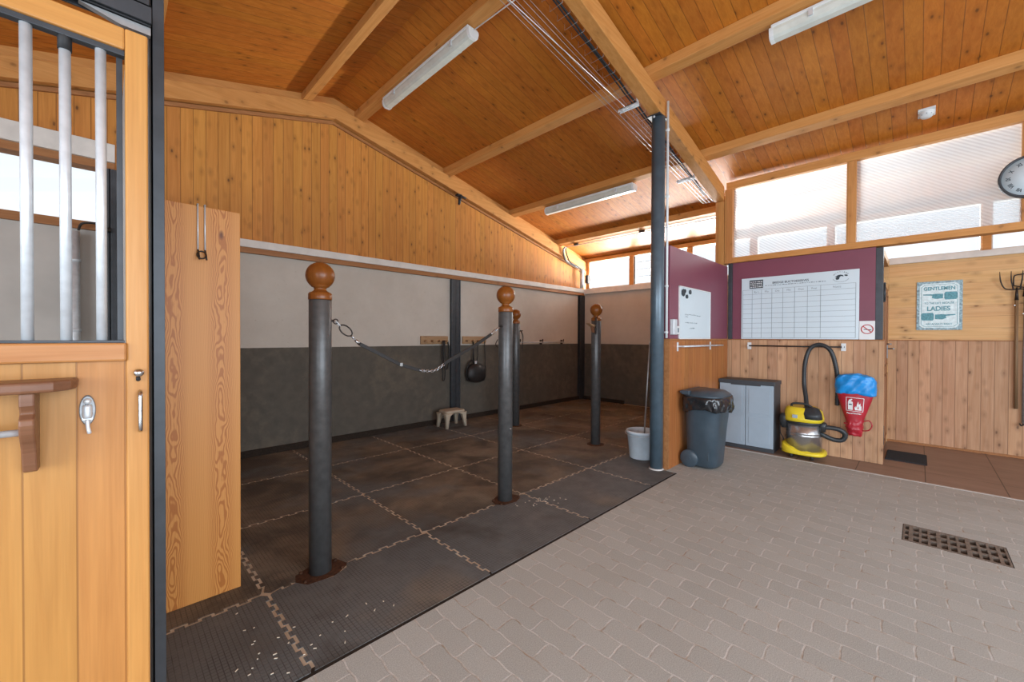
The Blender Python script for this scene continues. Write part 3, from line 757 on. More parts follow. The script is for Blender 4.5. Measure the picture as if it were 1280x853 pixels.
t = thing('bridle', (3.885, 5.41, .7), 'black bridle hanging from the peg rack left of the steel upright', 'bridle')
b = MB(); strap_loop(b, 3.885, .88, 1.345, .05); build(b, 'headpiece', 'leather', t)
b = MB(); strap_loop(b, 3.83, .70, 1.345, .03, 5.405, .004, .008); build(b, 'reins', 'leather', t)
t = thing('grooming_pouch', (4.50, 5.38, .5), 'round black pouch on straps hanging from the right-hand peg rack', 'pouch')
b = MB(); b.loft([(.62, 4.52, 5.40, .07, .04), (.65, 4.51, 5.39, .17, .07), (.74, 4.50, 5.39, .21, .085), (.86, 4.50, 5.39, .20, .08), (.93, 4.49, 5.40, .12, .06), (.95, 4.49, 5.41, .05, .02)], 28); build(b, 'bag', 'leather', t)
b = MB(); b.tube([(4.448, 5.40, .92), (4.44, 5.40, 1.15), (4.445, 5.41, 1.345)], .013, 6); build(b, 'strap', 'leather', t)
b = MB(); b.tube([(4.54, 5.41, 1.345), (4.55, 5.41, 1.1), (4.52, 5.41, .93)], .007, 6); b.tube(smooth_path([(4.70, 5.41, 1.345), (4.72, 5.41, .95), (4.72, 5.41, .75), (4.66, 5.42, .66), (4.62, 5.42, .70)]), .007, 6); build(b, 'cord', 'leather', t)
b = MB(); b.tube(smooth_path([(4.33, 5.42, .66), (4.30, 5.42, .78), (4.33, 5.41, .92), (4.40, 5.41, 1.0), (4.46, 5.41, .97)]), .012, 6); build(b, 'handle_loop', 'leather', t)
b = MB(); b.box(4.46, 4.50, 5.375, 5.39, .93, .99); build(b, 'buckle', 'galv', t)
t = thing('towel_rail', (6.3, 5.44, 1.28), 'thin steel rail on the stall long wall behind the far posts', 'rail')
b = MB(); b.cyl((5.30, 5.42, 1.303), (7.0, 5.42, 1.303), .011, 12); build(b, 'bar', 'galv', t)
for x in (5.62, 6.28, 6.96):
    b = MB(); b.box(x-.03, x+.03, 5.46, 5.48, 1.26, 1.35); b.cyl((x, 5.47, 1.303), (x, 5.42, 1.303), .012, 10); b.box(x-.008, x+.008, 5.41, 5.425, 1.29, 1.37); build(b, 'bracket', 'iron', t, .003)
b = MB(); P = smooth_path([(5.03, 5.42, 1.36), (4.98, 5.42, 1.28), (5.03, 5.42, 1.22), (5.16, 5.42, 1.24), (5.21, 5.42, 1.32), (5.22, 5.46, 1.40)]); b.tube(P, .008, 8); b.ball((5.22, 5.47, 1.40), .014, 10)
solo(b, 'wall_hook', 'iron', 'small dark curved hook on the stall wall left of the thin rail', 'hook')
b = MB(); b.loft([(1.06, 5.32, 5.42, .055, .015), (1.12, 5.32, 5.42, .065, .022), (1.33, 5.32, 5.42, .055, .022), (1.40, 5.32, 5.42, .03, .015)], 20, 3); b.cyl((5.32, 5.42, 1.39), (5.32, 5.479, 1.42), .005, 8)
solo(b, 'hanging_cloth', 'lilac', 'lilac cloth hanging on the stall wall behind the second post', 'cloth')

# step stool
t = thing('step_stool', (3.83, 5.18, 0), 'beige plastic step stool standing against the long wall', 'stool')
X0, X1, Y0, Y1, H = 3.64, 4.0, 5.05, 5.30, .265
b = MB(); b.loft([(.222, 3.82, 5.175, .178, .122, 7), (.250, 3.82, 5.175, .180, .124, 7), (.262, 3.82, 5.175, .172, .116, 7), (.265, 3.82, 5.175, .155, .10, 7)], 48); build(b, 'seat', 'beige_plastic', t)
for sx1 in (-1, 1):
    for sy1 in (-1, 1):
        cx, cy = 3.82+sx1*.155, 5.175+sy1*.10
        b = MB(); b.loft([(.001, cx+sx1*.022, cy+sy1*.018, .022, .020, 6), (.12, cx+sx1*.008, cy+sy1*.006, .030, .026, 6), (.19, cx-sx1*.002, cy-sy1*.002, .045, .038, 5), (.226, cx-sx1*.03, cy-sy1*.02, .085, .055, 5)], 24); build(b, 'leg', 'beige_plastic', t)

# ------------------------------------------------------------------ steel column, conduit, sockets
t = thing('steel_column', (4.15, 1.975, -.016), 'slate blue round steel column carrying the big rafter', 'column')
build(MB().lathe([(.0685, -.016), (.0685, 3.735)], (4.15, 1.975, 0), 40), 'shaft', 'col_steel', t)
build(MB().box(4.05, 4.25, 1.915, 2.055, 3.728, 3.742), 'top_plate', 'dark_steel', t)
for u in (-.085, .085): build(MB().lathe([(.012, 3.712), (.012, 3.73)], (4.15+u, 1.985, 0), 6), 'bolt', 'galv', t)
build(MB().lathe([(.078, -.015), (.076, .004), (.070, .014)], (4.15, 1.975, 0), 24), 'foot_ring', 'strip', t)
t = thing('conduit', (4.195, 1.897, 1.39), 'thin white conduit running up beside the slate column', 'conduit')
b = MB(); b.tube([(4.200, 1.895, 1.40), (4.196, 1.895, 3.90)], .0125, 14); build(b, 'pipe', 'white_plastic', t)
for z in (1.46, 1.95, 2.9, 3.6): b = MB(); b.lathe([(.018, -.010), (.018, .010)], (4.198, 1.895, z), 14); b.box(4.185, 4.215, 1.895, 1.912, z-.008, z+.008); build(b, 'clip', 'white_plastic', t)
t = thing('socket_box', (4.30, 1.86, 1.42), 'grey and white socket boxes at the left edge of the purple panel', 'socket')
b = MB(); b.box(4.235, 4.325, 1.83, 1.874, 1.435, 1.60); build(b, 'junction_box', 'galv', t, .005)
b = MB(); b.box(4.335, 4.425, 1.845, 1.874, 1.44, 1.53); o = build(b, 'socket', 'white_plastic', t, .005)
build(MB().box(4.362, 4.398, 1.842, 1.846, 1.462, 1.508), 'socket_insert', 'grey_ink', o, .002)
# small whiteboard
t = thing('whiteboard', (4.91, 1.87, 1.39), 'small upright whiteboard with magnets on the purple partition', 'whiteboard')
build(MB().box(4.45, 5.375, 1.862, 1.874, 1.393, 1.972), 'board', 'whiteboard', t, .003)
b = MB(); b.box(4.445, 4.455, 1.858, 1.874, 1.393, 1.976); b.box(5.37, 5.38, 1.858, 1.874, 1.393, 1.976); b.box(4.445, 5.38, 1.858, 1.874, 1.966, 1.978); b.box(4.445, 5.38, 1.856, 1.874, 1.388, 1.400); build(b, 'frame', 'white_plastic', t, .002)
for x, z, s_ in ((4.53, 1.905, .042), (4.72, 1.925, .026), (4.63, 1.868, .022), (4.57, 1.925, .022)):
    b = MB(); b.lathe([(s_, -.014), (s_, -.006), (s_*.9, 0)], (x, 1.862, z), 6 if s_ > .03 else 12, 'Y'); build(b, 'magnet', 'ink', t)
def scrawl(b, x0, x1, z, amp, y, rng):
    P = []; x = x0
    while x < x1: P.append((x, y, z + rng.uniform(-amp, amp))); x += amp*rng.uniform(.6, 1.4)
    for i in range(0, len(P)-1):
        if rng.random() < .82: b.tube([P[i], P[i+1]], .0016, 4)
rg = random.Random(2)
for x0, x1, z in ((4.58, 5.05, 1.665), (4.58, 4.68, 1.643), (4.60, 4.95, 1.575), (4.73, 4.88, 1.515)):
    b = MB(); scrawl(b, x0, x1, z, .008, 1.8605, rg); build(b, 'handwriting', 'grey_ink', t)
# rail under it
t = thing('towel_rail', (5.0, 1.85, 1.29), 'short chrome rail below the small whiteboard', 'rail')
b = MB(); b.cyl((4.40, 1.80, 1.309), (5.66, 1.80, 1.309), .0095, 12); build(b, 'bar', 'galv', t)
for x in (4.42, 5.40): b = MB(); b.box(x-.016, x+.016, 1.862, 1.871, 1.255, 1.355); b.box(x-.010, x+.010, 1.79, 1.865, 1.300, 1.318); build(b, 'bracket', 'galv', t, .002)

# ------------------------------------------------------------------ large planner board
R_ = (0, -1, 0)
XP = 6.088
t = thing('planner_board', (XP, 1.10, 1.392), 'large white weekly planner board with a ruled grid on purple wall', 'planner board')
build(MB().box(XP, 6.099, .49, 1.707, 1.392, 2.203), 'board', 'whiteboard', t, .002)
b = MB(); Lw = .0018; xs0, xs1 = XP-.0012, XP-.0002
cols = [1.690, 1.578, 1.470, 1.352, 1.232, 1.106, .975, .845, .520]
zs = [2.045] + [1.985-.064*i for i in range(9)]
zs = [z for z in zs if z > 1.40] + [1.408]
for y in cols: b.box(xs0, xs1, y-Lw, y+Lw, 1.408, 2.045)
for z in zs: b.box(xs0, xs1, .520, 1.690, z-Lw*.8, z+Lw*.8)
build(b, 'grid_lines', 'grey_ink', t)
build(MB().box(XP-.0015, XP-.0002, 1.452, 1.610, 2.062, 2.172), 'dark_panel', 'ink', t)
b = MB(); rg = random.Random(5)
for z in (2.148, 2.125, 2.102, 2.080):
    y = 1.600
    while y > 1.465:
        l = rg.uniform(.006, .022); b.box(XP-.0030, XP-.0016, max(y-l, 1.46), y, z-.005, z+.005); y -= l+rg.uniform(.004, .009)
build(b, 'panel_lettering', 'paper', t)
text('BRIDGE BUCTOESERVES', .036, 'ink', (XP, 1.155, 2.118), R_, t, 'heading', bold=.0006)
b = MB(); y = 1.43
while y > .80:
    l = rg.uniform(.006, .028); b.box(XP-.0012, XP-.0002, y-l, y, 2.084, 2.090 + rg.uniform(0, .005)); y -= l+rg.uniform(.004, .012)
build(b, 'subheading', 'grey_ink', t)
for y, s_ in zip([(cols[i]+cols[i+1])/2 for i in range(1, 7)], ('By L.', 'Mo', 'Die', 'Mit', 'Don', 'Frei')): text(s_, .034, 'grey_ink', (XP, y, 2.012), R_, t, 'column_heading')
text('Notiz', .034, 'grey_ink', (XP, .69, 2.012), R_, t, 'column_heading')
lg = build(MB().prism([(.70, 2.135), (.685, 2.148), (.66, 2.152), (.64, 2.146), (.628, 2.132), (.635, 2.128), (.655, 2.136), (.668, 2.120), (.672, 2.098), (.695, 2.092), (.706, 2.108), (.695, 2.122), (.712, 2.128)], lambda y, z: (XP-.0015, y, z), lambda y, z: (XP-.0002, y, z)), 'horse_emblem', 'ink', t)
b = MB(); b.prism([(.628, 2.146), (.606, 2.150), (.590, 2.136), (.604, 2.128), (.620, 2.134)], lambda y, z: (XP-.0015, y, z), lambda y, z: (XP-.0002, y, z)); build(b, 'horse_emblem', 'ink', t)
for i, ch in enumerate('WITTIBOX'):
    a = math.radians(142 - i*15); text(ch, .022, 'ink', (XP, .655-.078*math.cos(a), 2.112+.070*math.sin(a)), (0, -math.sin(a), -math.cos(a)), t, 'emblem_lettering', up=(0, -math.cos(a), math.sin(a)))
b = MB()
for i in range(16):
    a = math.radians(200+i*9); b.obox((XP-.0008, .655-.075*math.cos(a), 2.118+.052*math.sin(a)), (1, 0, 0), (0, 1, 0), (0, 0, 1), .0005, .0035, .0028)
build(b, 'emblem_lettering', 'grey_ink', t)
# no smoking sign
t = thing('no_smoking_sign', (XP, .42, 1.39), 'small white no smoking sign at the lower right of the planner', 'sign')
build(MB().box(6.092, 6.0995, .352, .487, 1.391, 1.602), 'plate', 'paper', t, .002)
cy_, cz_ = .418, 1.508
b = MB(); b.tube([(6.0905, cy_+.050*math.cos(a), cz_+.050*math.sin(a)) for a in [2*PI*i/32 for i in range(32)]], .0045, 6, closed=True)
b.obox((6.0905, cy_, cz_), (1, 0, 0), (0, .72, .69), (0, -.69, .72), .001, .050, .0042); build(b, 'prohibition_ring', 'red_ink', t)
b = MB(); b.obox((6.0912, cy_-.002, cz_-.004), (1, 0, 0), (0, 1, .12), (0, -.12, 1), .0006, .032, .004); build(b, 'cigarette', 'ink', t)
# rail under the planner
t = thing('towel_rail', (6.09, 1.1, 1.27), 'long dark rail with white brackets below the planner board', 'rail')
b = MB(); b.cyl((6.035, 1.61, 1.302), (6.035, .61, 1.302), .0085, 12); build(b, 'bar', 'iron', t)
for y in (1.607, .625): b = MB(); b.box(6.085, 6.101, y-.022, y+.022, 1.255, 1.345); b.box(6.025, 6.09, y-.010, y+.010, 1.290, 1.314); build(b, 'bracket', 'white_plastic', t, .002)

# ------------------------------------------------------------------ rubbish bin
BX, BY = 4.665, 1.655
t = thing('rubbish_bin', (BX, BY, 0), 'anthracite wheeled rubbish bin with a black liner by the orange boards', 'bin')
b = MB(); b.loft([(.015, BX, BY, .165, .145, 3.2), (.04, BX, BY, .185, .160, 3.4), (.45, BX+.005, BY-.01, .218, .178, 3.6), (.72, BX+.01, BY-.02, .245, .195, 3.6), (.735, BX+.01, BY-.02, .262, .205, 3.6), (.765, BX+.01, BY-.02, .266, .207, 3.6)], 56); o = build(b, 'body', 'bin', t)
b = MB(); b.box(BX-.188, BX-.176, BY-.10, BY-.085, .10, .62); build(b, 'rib', 'bin', o, .004)
b = MB(); b.loft([(.770, BX+.01, BY-.02, .268, .206, 3.4), (.79, BX+.01, BY-.02, .262, .200, 3.2), (.825, BX+.01, BY-.01, .225, .165, 2.8), (.838, BX+.01, BY-.01, .15, .11, 2.6), (.842, BX+.01, BY-.01, .03, .02, 2)], 48); lid = build(b, 'lid', 'bin', t)
b = MB(); b.box(BX-.26, BX-.20, BY+.08, BY+.16, .79, .835); b.box(BX+.14, BX+.26, BY+.06, BY+.14, .79, .83); b.cyl((BX-.25, BY+.17, .815), (BX+.27, BY+.17, .815), .016, 12); build(b, 'lid_hinge', 'bin', lid, .006)
# liner: crumpled skirt round the rim
rg = random.Random(8); n = 144; rings = []
ph = [rg.uniform(0, 6.28) for _ in range(4)]
for k, (z, s_, a_) in enumerate(((.775, 1.0, .000), (.770, 1.03, .002), (.75, 1.045, .006), (.73, 1.05, .009), (.71, 1.045, .012), (.69, 1.05, .013), (.67, 1.04, .015), (.65, 1.03, .014), (.63, 1.01, .013), (.615, .985, .012))):
    ring = []
    for i in range(n):
        th = 2*PI*i/n; c, s1 = math.cos(th), math.sin(th); wv = math.sin(9*th+ph[0]+k*.5)*.5 + math.sin(17*th+ph[1]-k*.8)*.35 + math.sin(29*th+ph[2]+k)*.25
        hx, hy = (.266*s_+a_*wv), (.207*s_+a_*wv)
        zz = z + (0.0 if k < 2 else .018*math.sin(2*th+.8)*(k/9) + .012*math.sin(5*th+ph[3])*(k/9)); wv += 1.1*noise.noise(Vector((c*3.2, s1*3.2, z*22)))
        ring.append((BX+.01+hx*math.copysign(abs(c)**(2/3.4), c), BY-.02+hy*math.copysign(abs(s1)**(2/3.4), s1), zz))
    rings.append(ring)
b = MB(); b.rings(rings, cap=False); o = build(b, 'bin_liner', 'black_gloss', t)
so = o.modifiers.new('thickness', 'SOLIDIFY'); so.thickness = .003
for sx1 in (-1, 1):
    wx = BX+sx1*.192
    b = MB(); b.lathe([(.02, -.020), (.085, -.020), (.094, -.012), (.094, .012), (.085, .020), (.055, .021), (.05, .014), (.02, .014)], (wx, BY+.10, .094), 32, 'X'); wh = build(b, 'wheel', 'bin', t)
    build(MB().lathe([(.022, -.027), (.022, .027)], (wx, BY+.10, .094), 12, 'X'), 'hub', 'bin', wh)

# ------------------------------------------------------------------ resin cabinet
t = thing('storage_cabinet', (5.87, 1.55, 0), 'low grey two-door resin cabinet behind the rubbish bin', 'cabinet')
CX0, CX1, CY0, CY1, CH_ = 5.705, 6.035, 1.235, 1.855, .87
b = MB(); b.box(CX0+.02, CX1, CY0, CY1, .0, CH_-.045); build(b, 'carcass', 'cab_body', t, .006)
b = MB(); b.box(CX0-.006, CX1+.004, CY0-.008, CY1+.006, CH_-.05, CH_); b.box(CX0-.008, CX0, CY0+.14, CY1-.14, CH_-.065, CH_-.045); build(b, 'top', 'cab_body', t, .010)
build(MB().box(CX0-.002, CX0+.02, CY0, CY1, 0, .045), 'plinth', 'cab_body', t, .004)
ym = (CY0+CY1)/2
for y0, y1 in ((CY0+.006, ym-.003), (ym+.003, CY1-.006)):
    d = build(MB().box(CX0, CX0+.02, y0, y1, .048, CH_-.052), 'door', 'cab_front', t, .004)
    b = MB()
    for z0, z1 in ((.09, .42), (.46, CH_-.10)):
        b.box(CX0-.004, CX0, y0+.035, y1-.035, z0, z1)
    build(b, 'raised_panel', 'cab_front', d, .004)

# ------------------------------------------------------------------ wet vacuum cleaner
VX, VY = 5.845, .955
t = thing('vacuum_cleaner', (VX, VY, 0), 'yellow wet and dry vacuum cleaner with steel drum beside the grey cabinet', 'vacuum cleaner')
b = MB(); b.loft([(.050, VX, VY, .180, .205, 3), (.056, VX, VY, .192, .216, 3), (.075, VX, VY, .190, .214, 3), (.092, VX, VY, .182, .204, 3), (.096, VX, VY, .172, .192, 3)], 56)
for v in b.bm.verts:                                   # the chassis rises towards its left end
    if v.co.z > .07: v.co.z += .085*max(0, (v.co.y-VY-.03)/.2)
build(b, 'chassis', 'yellow', t)
build(MB().lathe([(.172, .08), (.174, .26), (.179, .266), (.174, .273), (.174, .290), (.179, .296), (.174, .303), (.174, .405)], (VX, VY, 0), 56), 'drum', 'steel_drum', t)
build(MB().lathe([(.176, .398), (.186, .402), (.186, .430), (.176, .435)], (VX, VY, 0), 48), 'drum_rim', 'hose', t)
hd = build(MB().loft([(.432, VX, VY, .182, .186, 2.8), (.47, VX, VY, .182, .188, 2.8), (.545, VX+.01, VY+.010, .166, .178, 2.8), (.582, VX+.015, VY+.025, .150, .150, 2.8), (.592, VX+.015, VY+.025, .13, .13, 2.8)], 56), 'motor_head', 'yellow', t)
b = MB(); b.loft([(.475, VX-.095, VY-.095, .098, .092, 2.6), (.535, VX-.085, VY-.085, .092, .092, 2.6), (.585, VX-.06, VY-.07, .075, .082, 2.6), (.598, VX-.055, VY-.07, .055, .06, 2.4)], 32); build(b, 'control_panel', 'hose', hd)
build(MB().lathe([(.024, -.03), (.024, 0), (.018, .012)], (VX-.085, VY-.085, .596), 16), 'switch', 'black_gloss', hd)
b = MB(); P = smooth_path([(VX-.04, VY+.12, .585), (VX-.05, VY+.10, .625), (VX-.05, VY-.02, .63), (VX-.05, VY-.10, .585)]); b.tube(P, .013, 10); build(b, 'carry_handle', 'hose', hd)
build(MB().box(VX-.188, VX-.170, VY+.035, VY+.085, .474, .512), 'badge', 'cab_front', hd, .002)
b = MB(); b.loft([(.33, VX-.06, VY+.185, .035, .03, 2.5), (.40, VX-.06, VY+.19, .05, .045, 2.5), (.47, VX-.06, VY+.185, .055, .05, 2.5), (.50, VX-.06, VY+.18, .04, .035, 2.5)], 24); build(b, 'latch', 'hose', t)
b = MB(); b.loft([(.33, VX-.05, VY-.18, .035, .03, 2.5), (.42, VX-.05, VY-.185, .045, .04, 2.5), (.44, VX-.05, VY-.18, .03, .03, 2.5)], 24); build(b, 'latch', 'hose', t)
for ang in (35, 145, 215, 325):
    cx, cy = VX+.165*math.cos(math.radians(ang)), VY+.172*math.sin(math.radians(ang))
    b = MB(); b.lathe([(.012, -.016), (.028, -.014), (.030, 0), (.028, .014), (.012, .016)], (cx, cy, .030), 18, 'Y'); b.cyl((cx, cy, .03), (cx, cy, .075), .011, 10); build(b, 'castor', 'black', t)
def hose_tube(path, r, parent, name):
    P = smooth_path(path, 16); b = MB(); rr = [r*(1.0 if i % 2 else .88) for i in range(len(P))]; b.tube(P, rr, 14); return build(b, name, 'hose', parent)
hose_tube([(VX+.02, VY-.02, .58), (5.93, .955, .70), (5.985, .982, .86), (5.985, .975, 1.10), (6.0, .93, 1.275), (6.0, .835, 1.328), (5.995, .735, 1.262), (6.01, .685, 1.08), (6.03, .668, .88), (6.045, .672, .62)], .0245, t, 'suction_hose')
hose_tube([(VX-.06, VY-.165, .38), (VX-.03, .70, .385), (VX, .62, .368), (VX+.02, .578, .318), (VX+.02, .605, .255), (VX, .68, .25), (VX-.03, .77, .29), (VX-.05, .80, .31)], .027, t, 'hose_loop')
b = MB(); b.tube(smooth_path([(VX-.04, VY+.20, .44), (VX-.03, VY+.235, .36), (VX-.02, VY+.235, .25), (VX-.03, VY+.20, .18), (VX-.02, VY+.22, .10)]), .006, 8); build(b, 'power_cord', 'black', t)

# ------------------------------------------------------------------ fire extinguisher cover on the wall
FY, FX = .505, 5.985
t = thing('extinguisher_cover', (FX, FY, .31), 'red fire extinguisher cover with a bright blue top on the board wall', 'extinguisher cover')
b = MB(); rg = random.Random(3)
secs = [(.305, FX+.01, FY, .050, .055, 2.2), (.315, FX+.01, FY, .060, .066, 2.4), (.40, FX+.005, FY+.005, .068, .075, 2.3), (.48, FX, FY+.005, .062, .080, 2.3), (.60, FX, FY+.005, .068, .115, 2.4), (.72, FX, FY+.004, .074, .148, 2.5), (.80, FX, FY+.002, .076, .165, 2.5)]
b.loft(dense(secs, 36), 72)
for v in b.bm.verts:
    if v.co.z < .5:
        k_ = min(1, (.5-v.co.z)/.06); v.co += noise.noise_vector(v.co*26)*.014*k_ + noise.noise_vector(v.co*60)*.005*k_
    else:
        v.co.x += .0025*noise.noise(v.co*22)
build(b, 'red_cover', 'red', t)
b = MB(); b.loft(dense([(.775, FX, FY, .078, .168, 2.4), (.785, FX, FY, .086, .178, 2.5), (.86, FX, FY-.002, .090, .182, 2.7), (.94, FX, FY-.002, .088, .176, 2.8), (.985, FX, FY, .078, .150, 2.6), (1.0, FX, FY, .05, .11, 2.4)], 30), 72)
b.crumple(.010, 16, 2).crumple(.004, 45, 5); b.bm.verts.ensure_lookup_table()
for v in b.bm.verts:
    v.co.x += .005*math.sin(v.co.y*55+v.co.z*40); v.co.z += .008*math.sin(v.co.y*16)
    v.co.z -= .11*(v.co.y-FY-.1)*(-1) * .35
build(b, 'blue_cover', 'blue', t)
b = MB(); b.tube(smooth_path([(FX-.02, FY-.065, .47), (FX-.02, FY-.12, .49), (FX-.02, FY-.145, .44), (FX-.02, FY-.12, .385), (FX-.01, FY-.07, .37)]), .006, 8); build(b, 'pull_loop', 'red', t)
b = MB(); b.lathe([(.010, -.02), (.010, .02)], (FX-.02, FY+.075, .435), 10, 'Y'); build(b, 'toggle', 'red', t)
# pictogram: follows the slope of the front
def front(y, z):
    hw = .080 + (z-.48)*(.165-.080)/.32; k_ = .062 + (z-.48)*.014/.32
    u = min(.98, abs(y-FY-.004)/hw); return FX - k_*(1-u**2.4)**(1/2.4) - .004
def decal(poly, name, mat, parent):
    b = MB(); b.prism(poly, lambda y, z: (front(y, z), y, z), lambda y, z: (front(y, z)+.003, y, z)); return build(b, name, mat, parent)
def strip(b, p, q, wd):
    (y0, z0), (y1, z1) = p, q; n = 5; d = Vector((y1-y0, z1-z0)).normalized(); nn = Vector((-d.y, d.x))*wd
    for i in range(n):
        a = (y0+(y1-y0)*i/n, z0+(z1-z0)*i/n); c = (y0+(y1-y0)*(i+1)/n, z0+(z1-z0)*(i+1)/n)
        pl = [(a[0]+nn.x, a[1]+nn.y), (a[0]-nn.x, a[1]-nn.y), (c[0]-nn.x, c[1]-nn.y), (c[0]+nn.x, c[1]+nn.y)]
        b.prism(pl, lambda y, z: (front(y, z), y, z), lambda y, z: (front(y, z)+.003, y, z))
b = MB(); c4 = [(.578, .74), (.425, .735), (.435, .585), (.578, .59)]
for i in range(4): strip(b, c4[i], c4[(i+1) % 4], .0025)
build(b, 'sign_border', 'paper', t)
decal([(.562, .60), (.562, .69), (.556, .70), (.556, .712), (.530, .726), (.524, .716), (.538, .70), (.520, .69), (.520, .60)], 'extinguisher_symbol', 'paper', t)
decal([(.554, .655), (.528, .655), (.528, .668), (.554, .668)], 'extinguisher_symbol', 'ink', t)
decal([(.500, .60), (.505, .625), (.497, .645), (.492, .625), (.484, .665), (.474, .70), (.468, .66), (.456, .68), (.452, .64), (.446, .655), (.446, .60)], 'flame_symbol', 'paper', t)
decal([(.481, .615), (.474, .65), (.468, .615)], 'flame_symbol', 'red', t)
text('Feuerlöscher', .024, 'paper', (front(.505, .565)-.004, .508, .563), (0, -1, 0), t, 'lettering', bold=.0005)

# ------------------------------------------------------------------ tin sign
t = thing('tin_sign', (7.57, -.17, 1.52), 'worn pale blue tin sign with pointing hands on the pale boards', 'sign')
XS = 7.572; S0, S1 = -.378, .030; Z0, Z1 = 1.517, 2.146
build(MB().box(XS, 7.585, S0, S1, Z0, Z1), 'plate', 'tin_edge', t, .002)
b = MB(); q = .028; c_ = .03
pl = [(S1-q-c_, Z0+q), (S0+q+c_, Z0+q), (S0+q, Z0+q+c_), (S0+q, Z1-q-c_), (S0+q+c_, Z1-q), (S1-q-c_, Z1-q), (S1-q, Z1-q-c_), (S1-q, Z0+q+c_)]
b.prism(pl, lambda y, z: (XS-.0012, y, z), lambda y, z: (XS, y, z)); build(b, 'print_field', 'tin', t)
b = MB(); q2 = .044
pl2 = [(S1-q2-c_, Z0+q2), (S0+q2+c_, Z0+q2), (S0+q2, Z0+q2+c_), (S0+q2, Z1-q2-c_), (S0+q2+c_, Z1-q2), (S1-q2-c_, Z1-q2), (S1-q2, Z1-q2-c_), (S1-q2, Z0+q2+c_)]
for i in range(8):
    (y0, z0), (y1, z1) = pl2[i], pl2[(i+1) % 8]; d = Vector((0, y1-y0, z1-z0)); c = (XS-.0018, (y0+y1)/2, (z0+z1)/2)
    b.obox(c, d, (1, 0, 0), d.cross(Vector((1, 0, 0))), d.length/2, .0006, .0022)
build(b, 'border_line', 'teal_ink', t)
ym = (S0+S1)/2; XT = XS-.0014
text('GENTLEMEN', .062, 'teal_ink', (XT, ym, 2.050), R_, t, 'lettering', bold=.0022, sx_=.80)
text('TO THE LEFT BECAUSE', .034, 'teal_ink', (XT, ym, 1.862), R_, t, 'lettering', bold=.0008, sx_=.76)
text('LADIES', .078, 'teal_ink', (XT, ym+.005, 1.790), R_, t, 'lettering', bold=.0026, sx_=.86)
text('ARE ALWAYS RIGHT', .032, 'teal_ink', (XT, ym, 1.592), R_, t, 'lettering', bold=.0008, sx_=.80)
def hand(sgn, zc_, yc):
    """pointing hand: cuff, palm, index finger"""
    f = lambda u, v: (yc + sgn*u, zc_+v)
    def pr2(poly, name):
        b = MB(); p = [f(*a) for a in poly]; b.prism(p, lambda y, z: (XT-.0012, y, z), lambda y, z: (XT, y, z)); build(b, name, 'teal_ink', t)
    pr2([(-.150, -.048), (-.055, -.050), (-.045, -.03), (-.045, .03), (-.055, .05), (-.150, .048), (-.158, .03), (-.158, -.03)], 'hand_print')
    pr2([(-.035, -.032), (.03, -.038), (.066, -.022), (.060, .004), (.075, .010), (.075, .022), (.03, .030), (-.035, .026)], 'hand_print')
    pr2([(.070, .008), (.140, .014), (.148, .020), (.140, .027), (.07, .026)], 'hand_print')
hand(1, 1.955, ym); hand(-1, 1.690, ym)

# ------------------------------------------------------------------ door mat, drain grate
b = MB(); b.box(6.395, 6.925, -.075, .272, .001, .008)
for i in range(22): b.box(6.40+i*.024, 6.412+i*.024, -.068, .266, .008, .014)
solo(b, 'door_mat', 'doormat', 'black ribbed mat in front of the washroom door', 'mat')
t = thing('drain_grate', ((GX0+GX1)/2, (GY0+GY1)/2, -.03), 'rusty cast iron drain grate set in the grey paving', 'drain grate')
M['cast'] = plain('weathered_cast_iron', (.19, .155, .125), .75, .2, .35, 60)
b = MB(); g0 = .004
b.box(GX0+g0, GX1-g0, GY0+g0, GY0+.014, -.03, .001); b.box(GX0+g0, GX1-g0, GY1-.014, GY1-g0, -.03, .001)
b.box(GX0+g0, GX0+.02, GY0+.014, GY1-.014, -.03, .001); b.box(GX1-.02, GX1-g0, GY0+.014, GY1-.014, -.03, .001); build(b, 'frame', 'cast', t)
ys = []; y = GY0+.014
widths = [('h', .020), ('b', .018)] + 3*([('h', .030), ('b', .013), ('h', .030), ('b', .013), ('h', .030), ('b', .022)])
tot = sum(w_ for _, w_ in widths) + .020; sc_ = (GY1-GY0-.028)/tot
b = MB()
for k_, w_ in widths:
    if k_ == 'b': b.box(GX0+.02, GX1-.02, y, y+w_*sc_, -.03, 0)
    y += w_*sc_
for i in (1, 2): xc = GX0+.02+(GX1-GX0-.04)*i/3; b.box(xc-.015, xc+.015, GY0+.014, GY1-.014, -.03, -.0006)
b.box(GX0+.02, GX0+.032, GY0+.014, GY1-.014, -.03, -.0006); b.box(GX1-.032, GX1-.02, GY0+.014, GY1-.014, -.03, -.0006)
build(b, 'bars', 'cast', t)
b = MB(); b.box(GX0-.02, GX0+.003, GY0-.02, GY1+.02, -.27, -.002); b.box(GX1-.003, GX1+.02, GY0-.02, GY1+.02, -.27, -.002); b.box(GX0, GX1, GY0-.02, GY0+.003, -.27, -.002); b.box(GX0, GX1, GY1-.003, GY1+.02, -.27, -.002)
struct(b, 'floor_drain_sides', 'dirt', label='dirty sides of the drain pit')

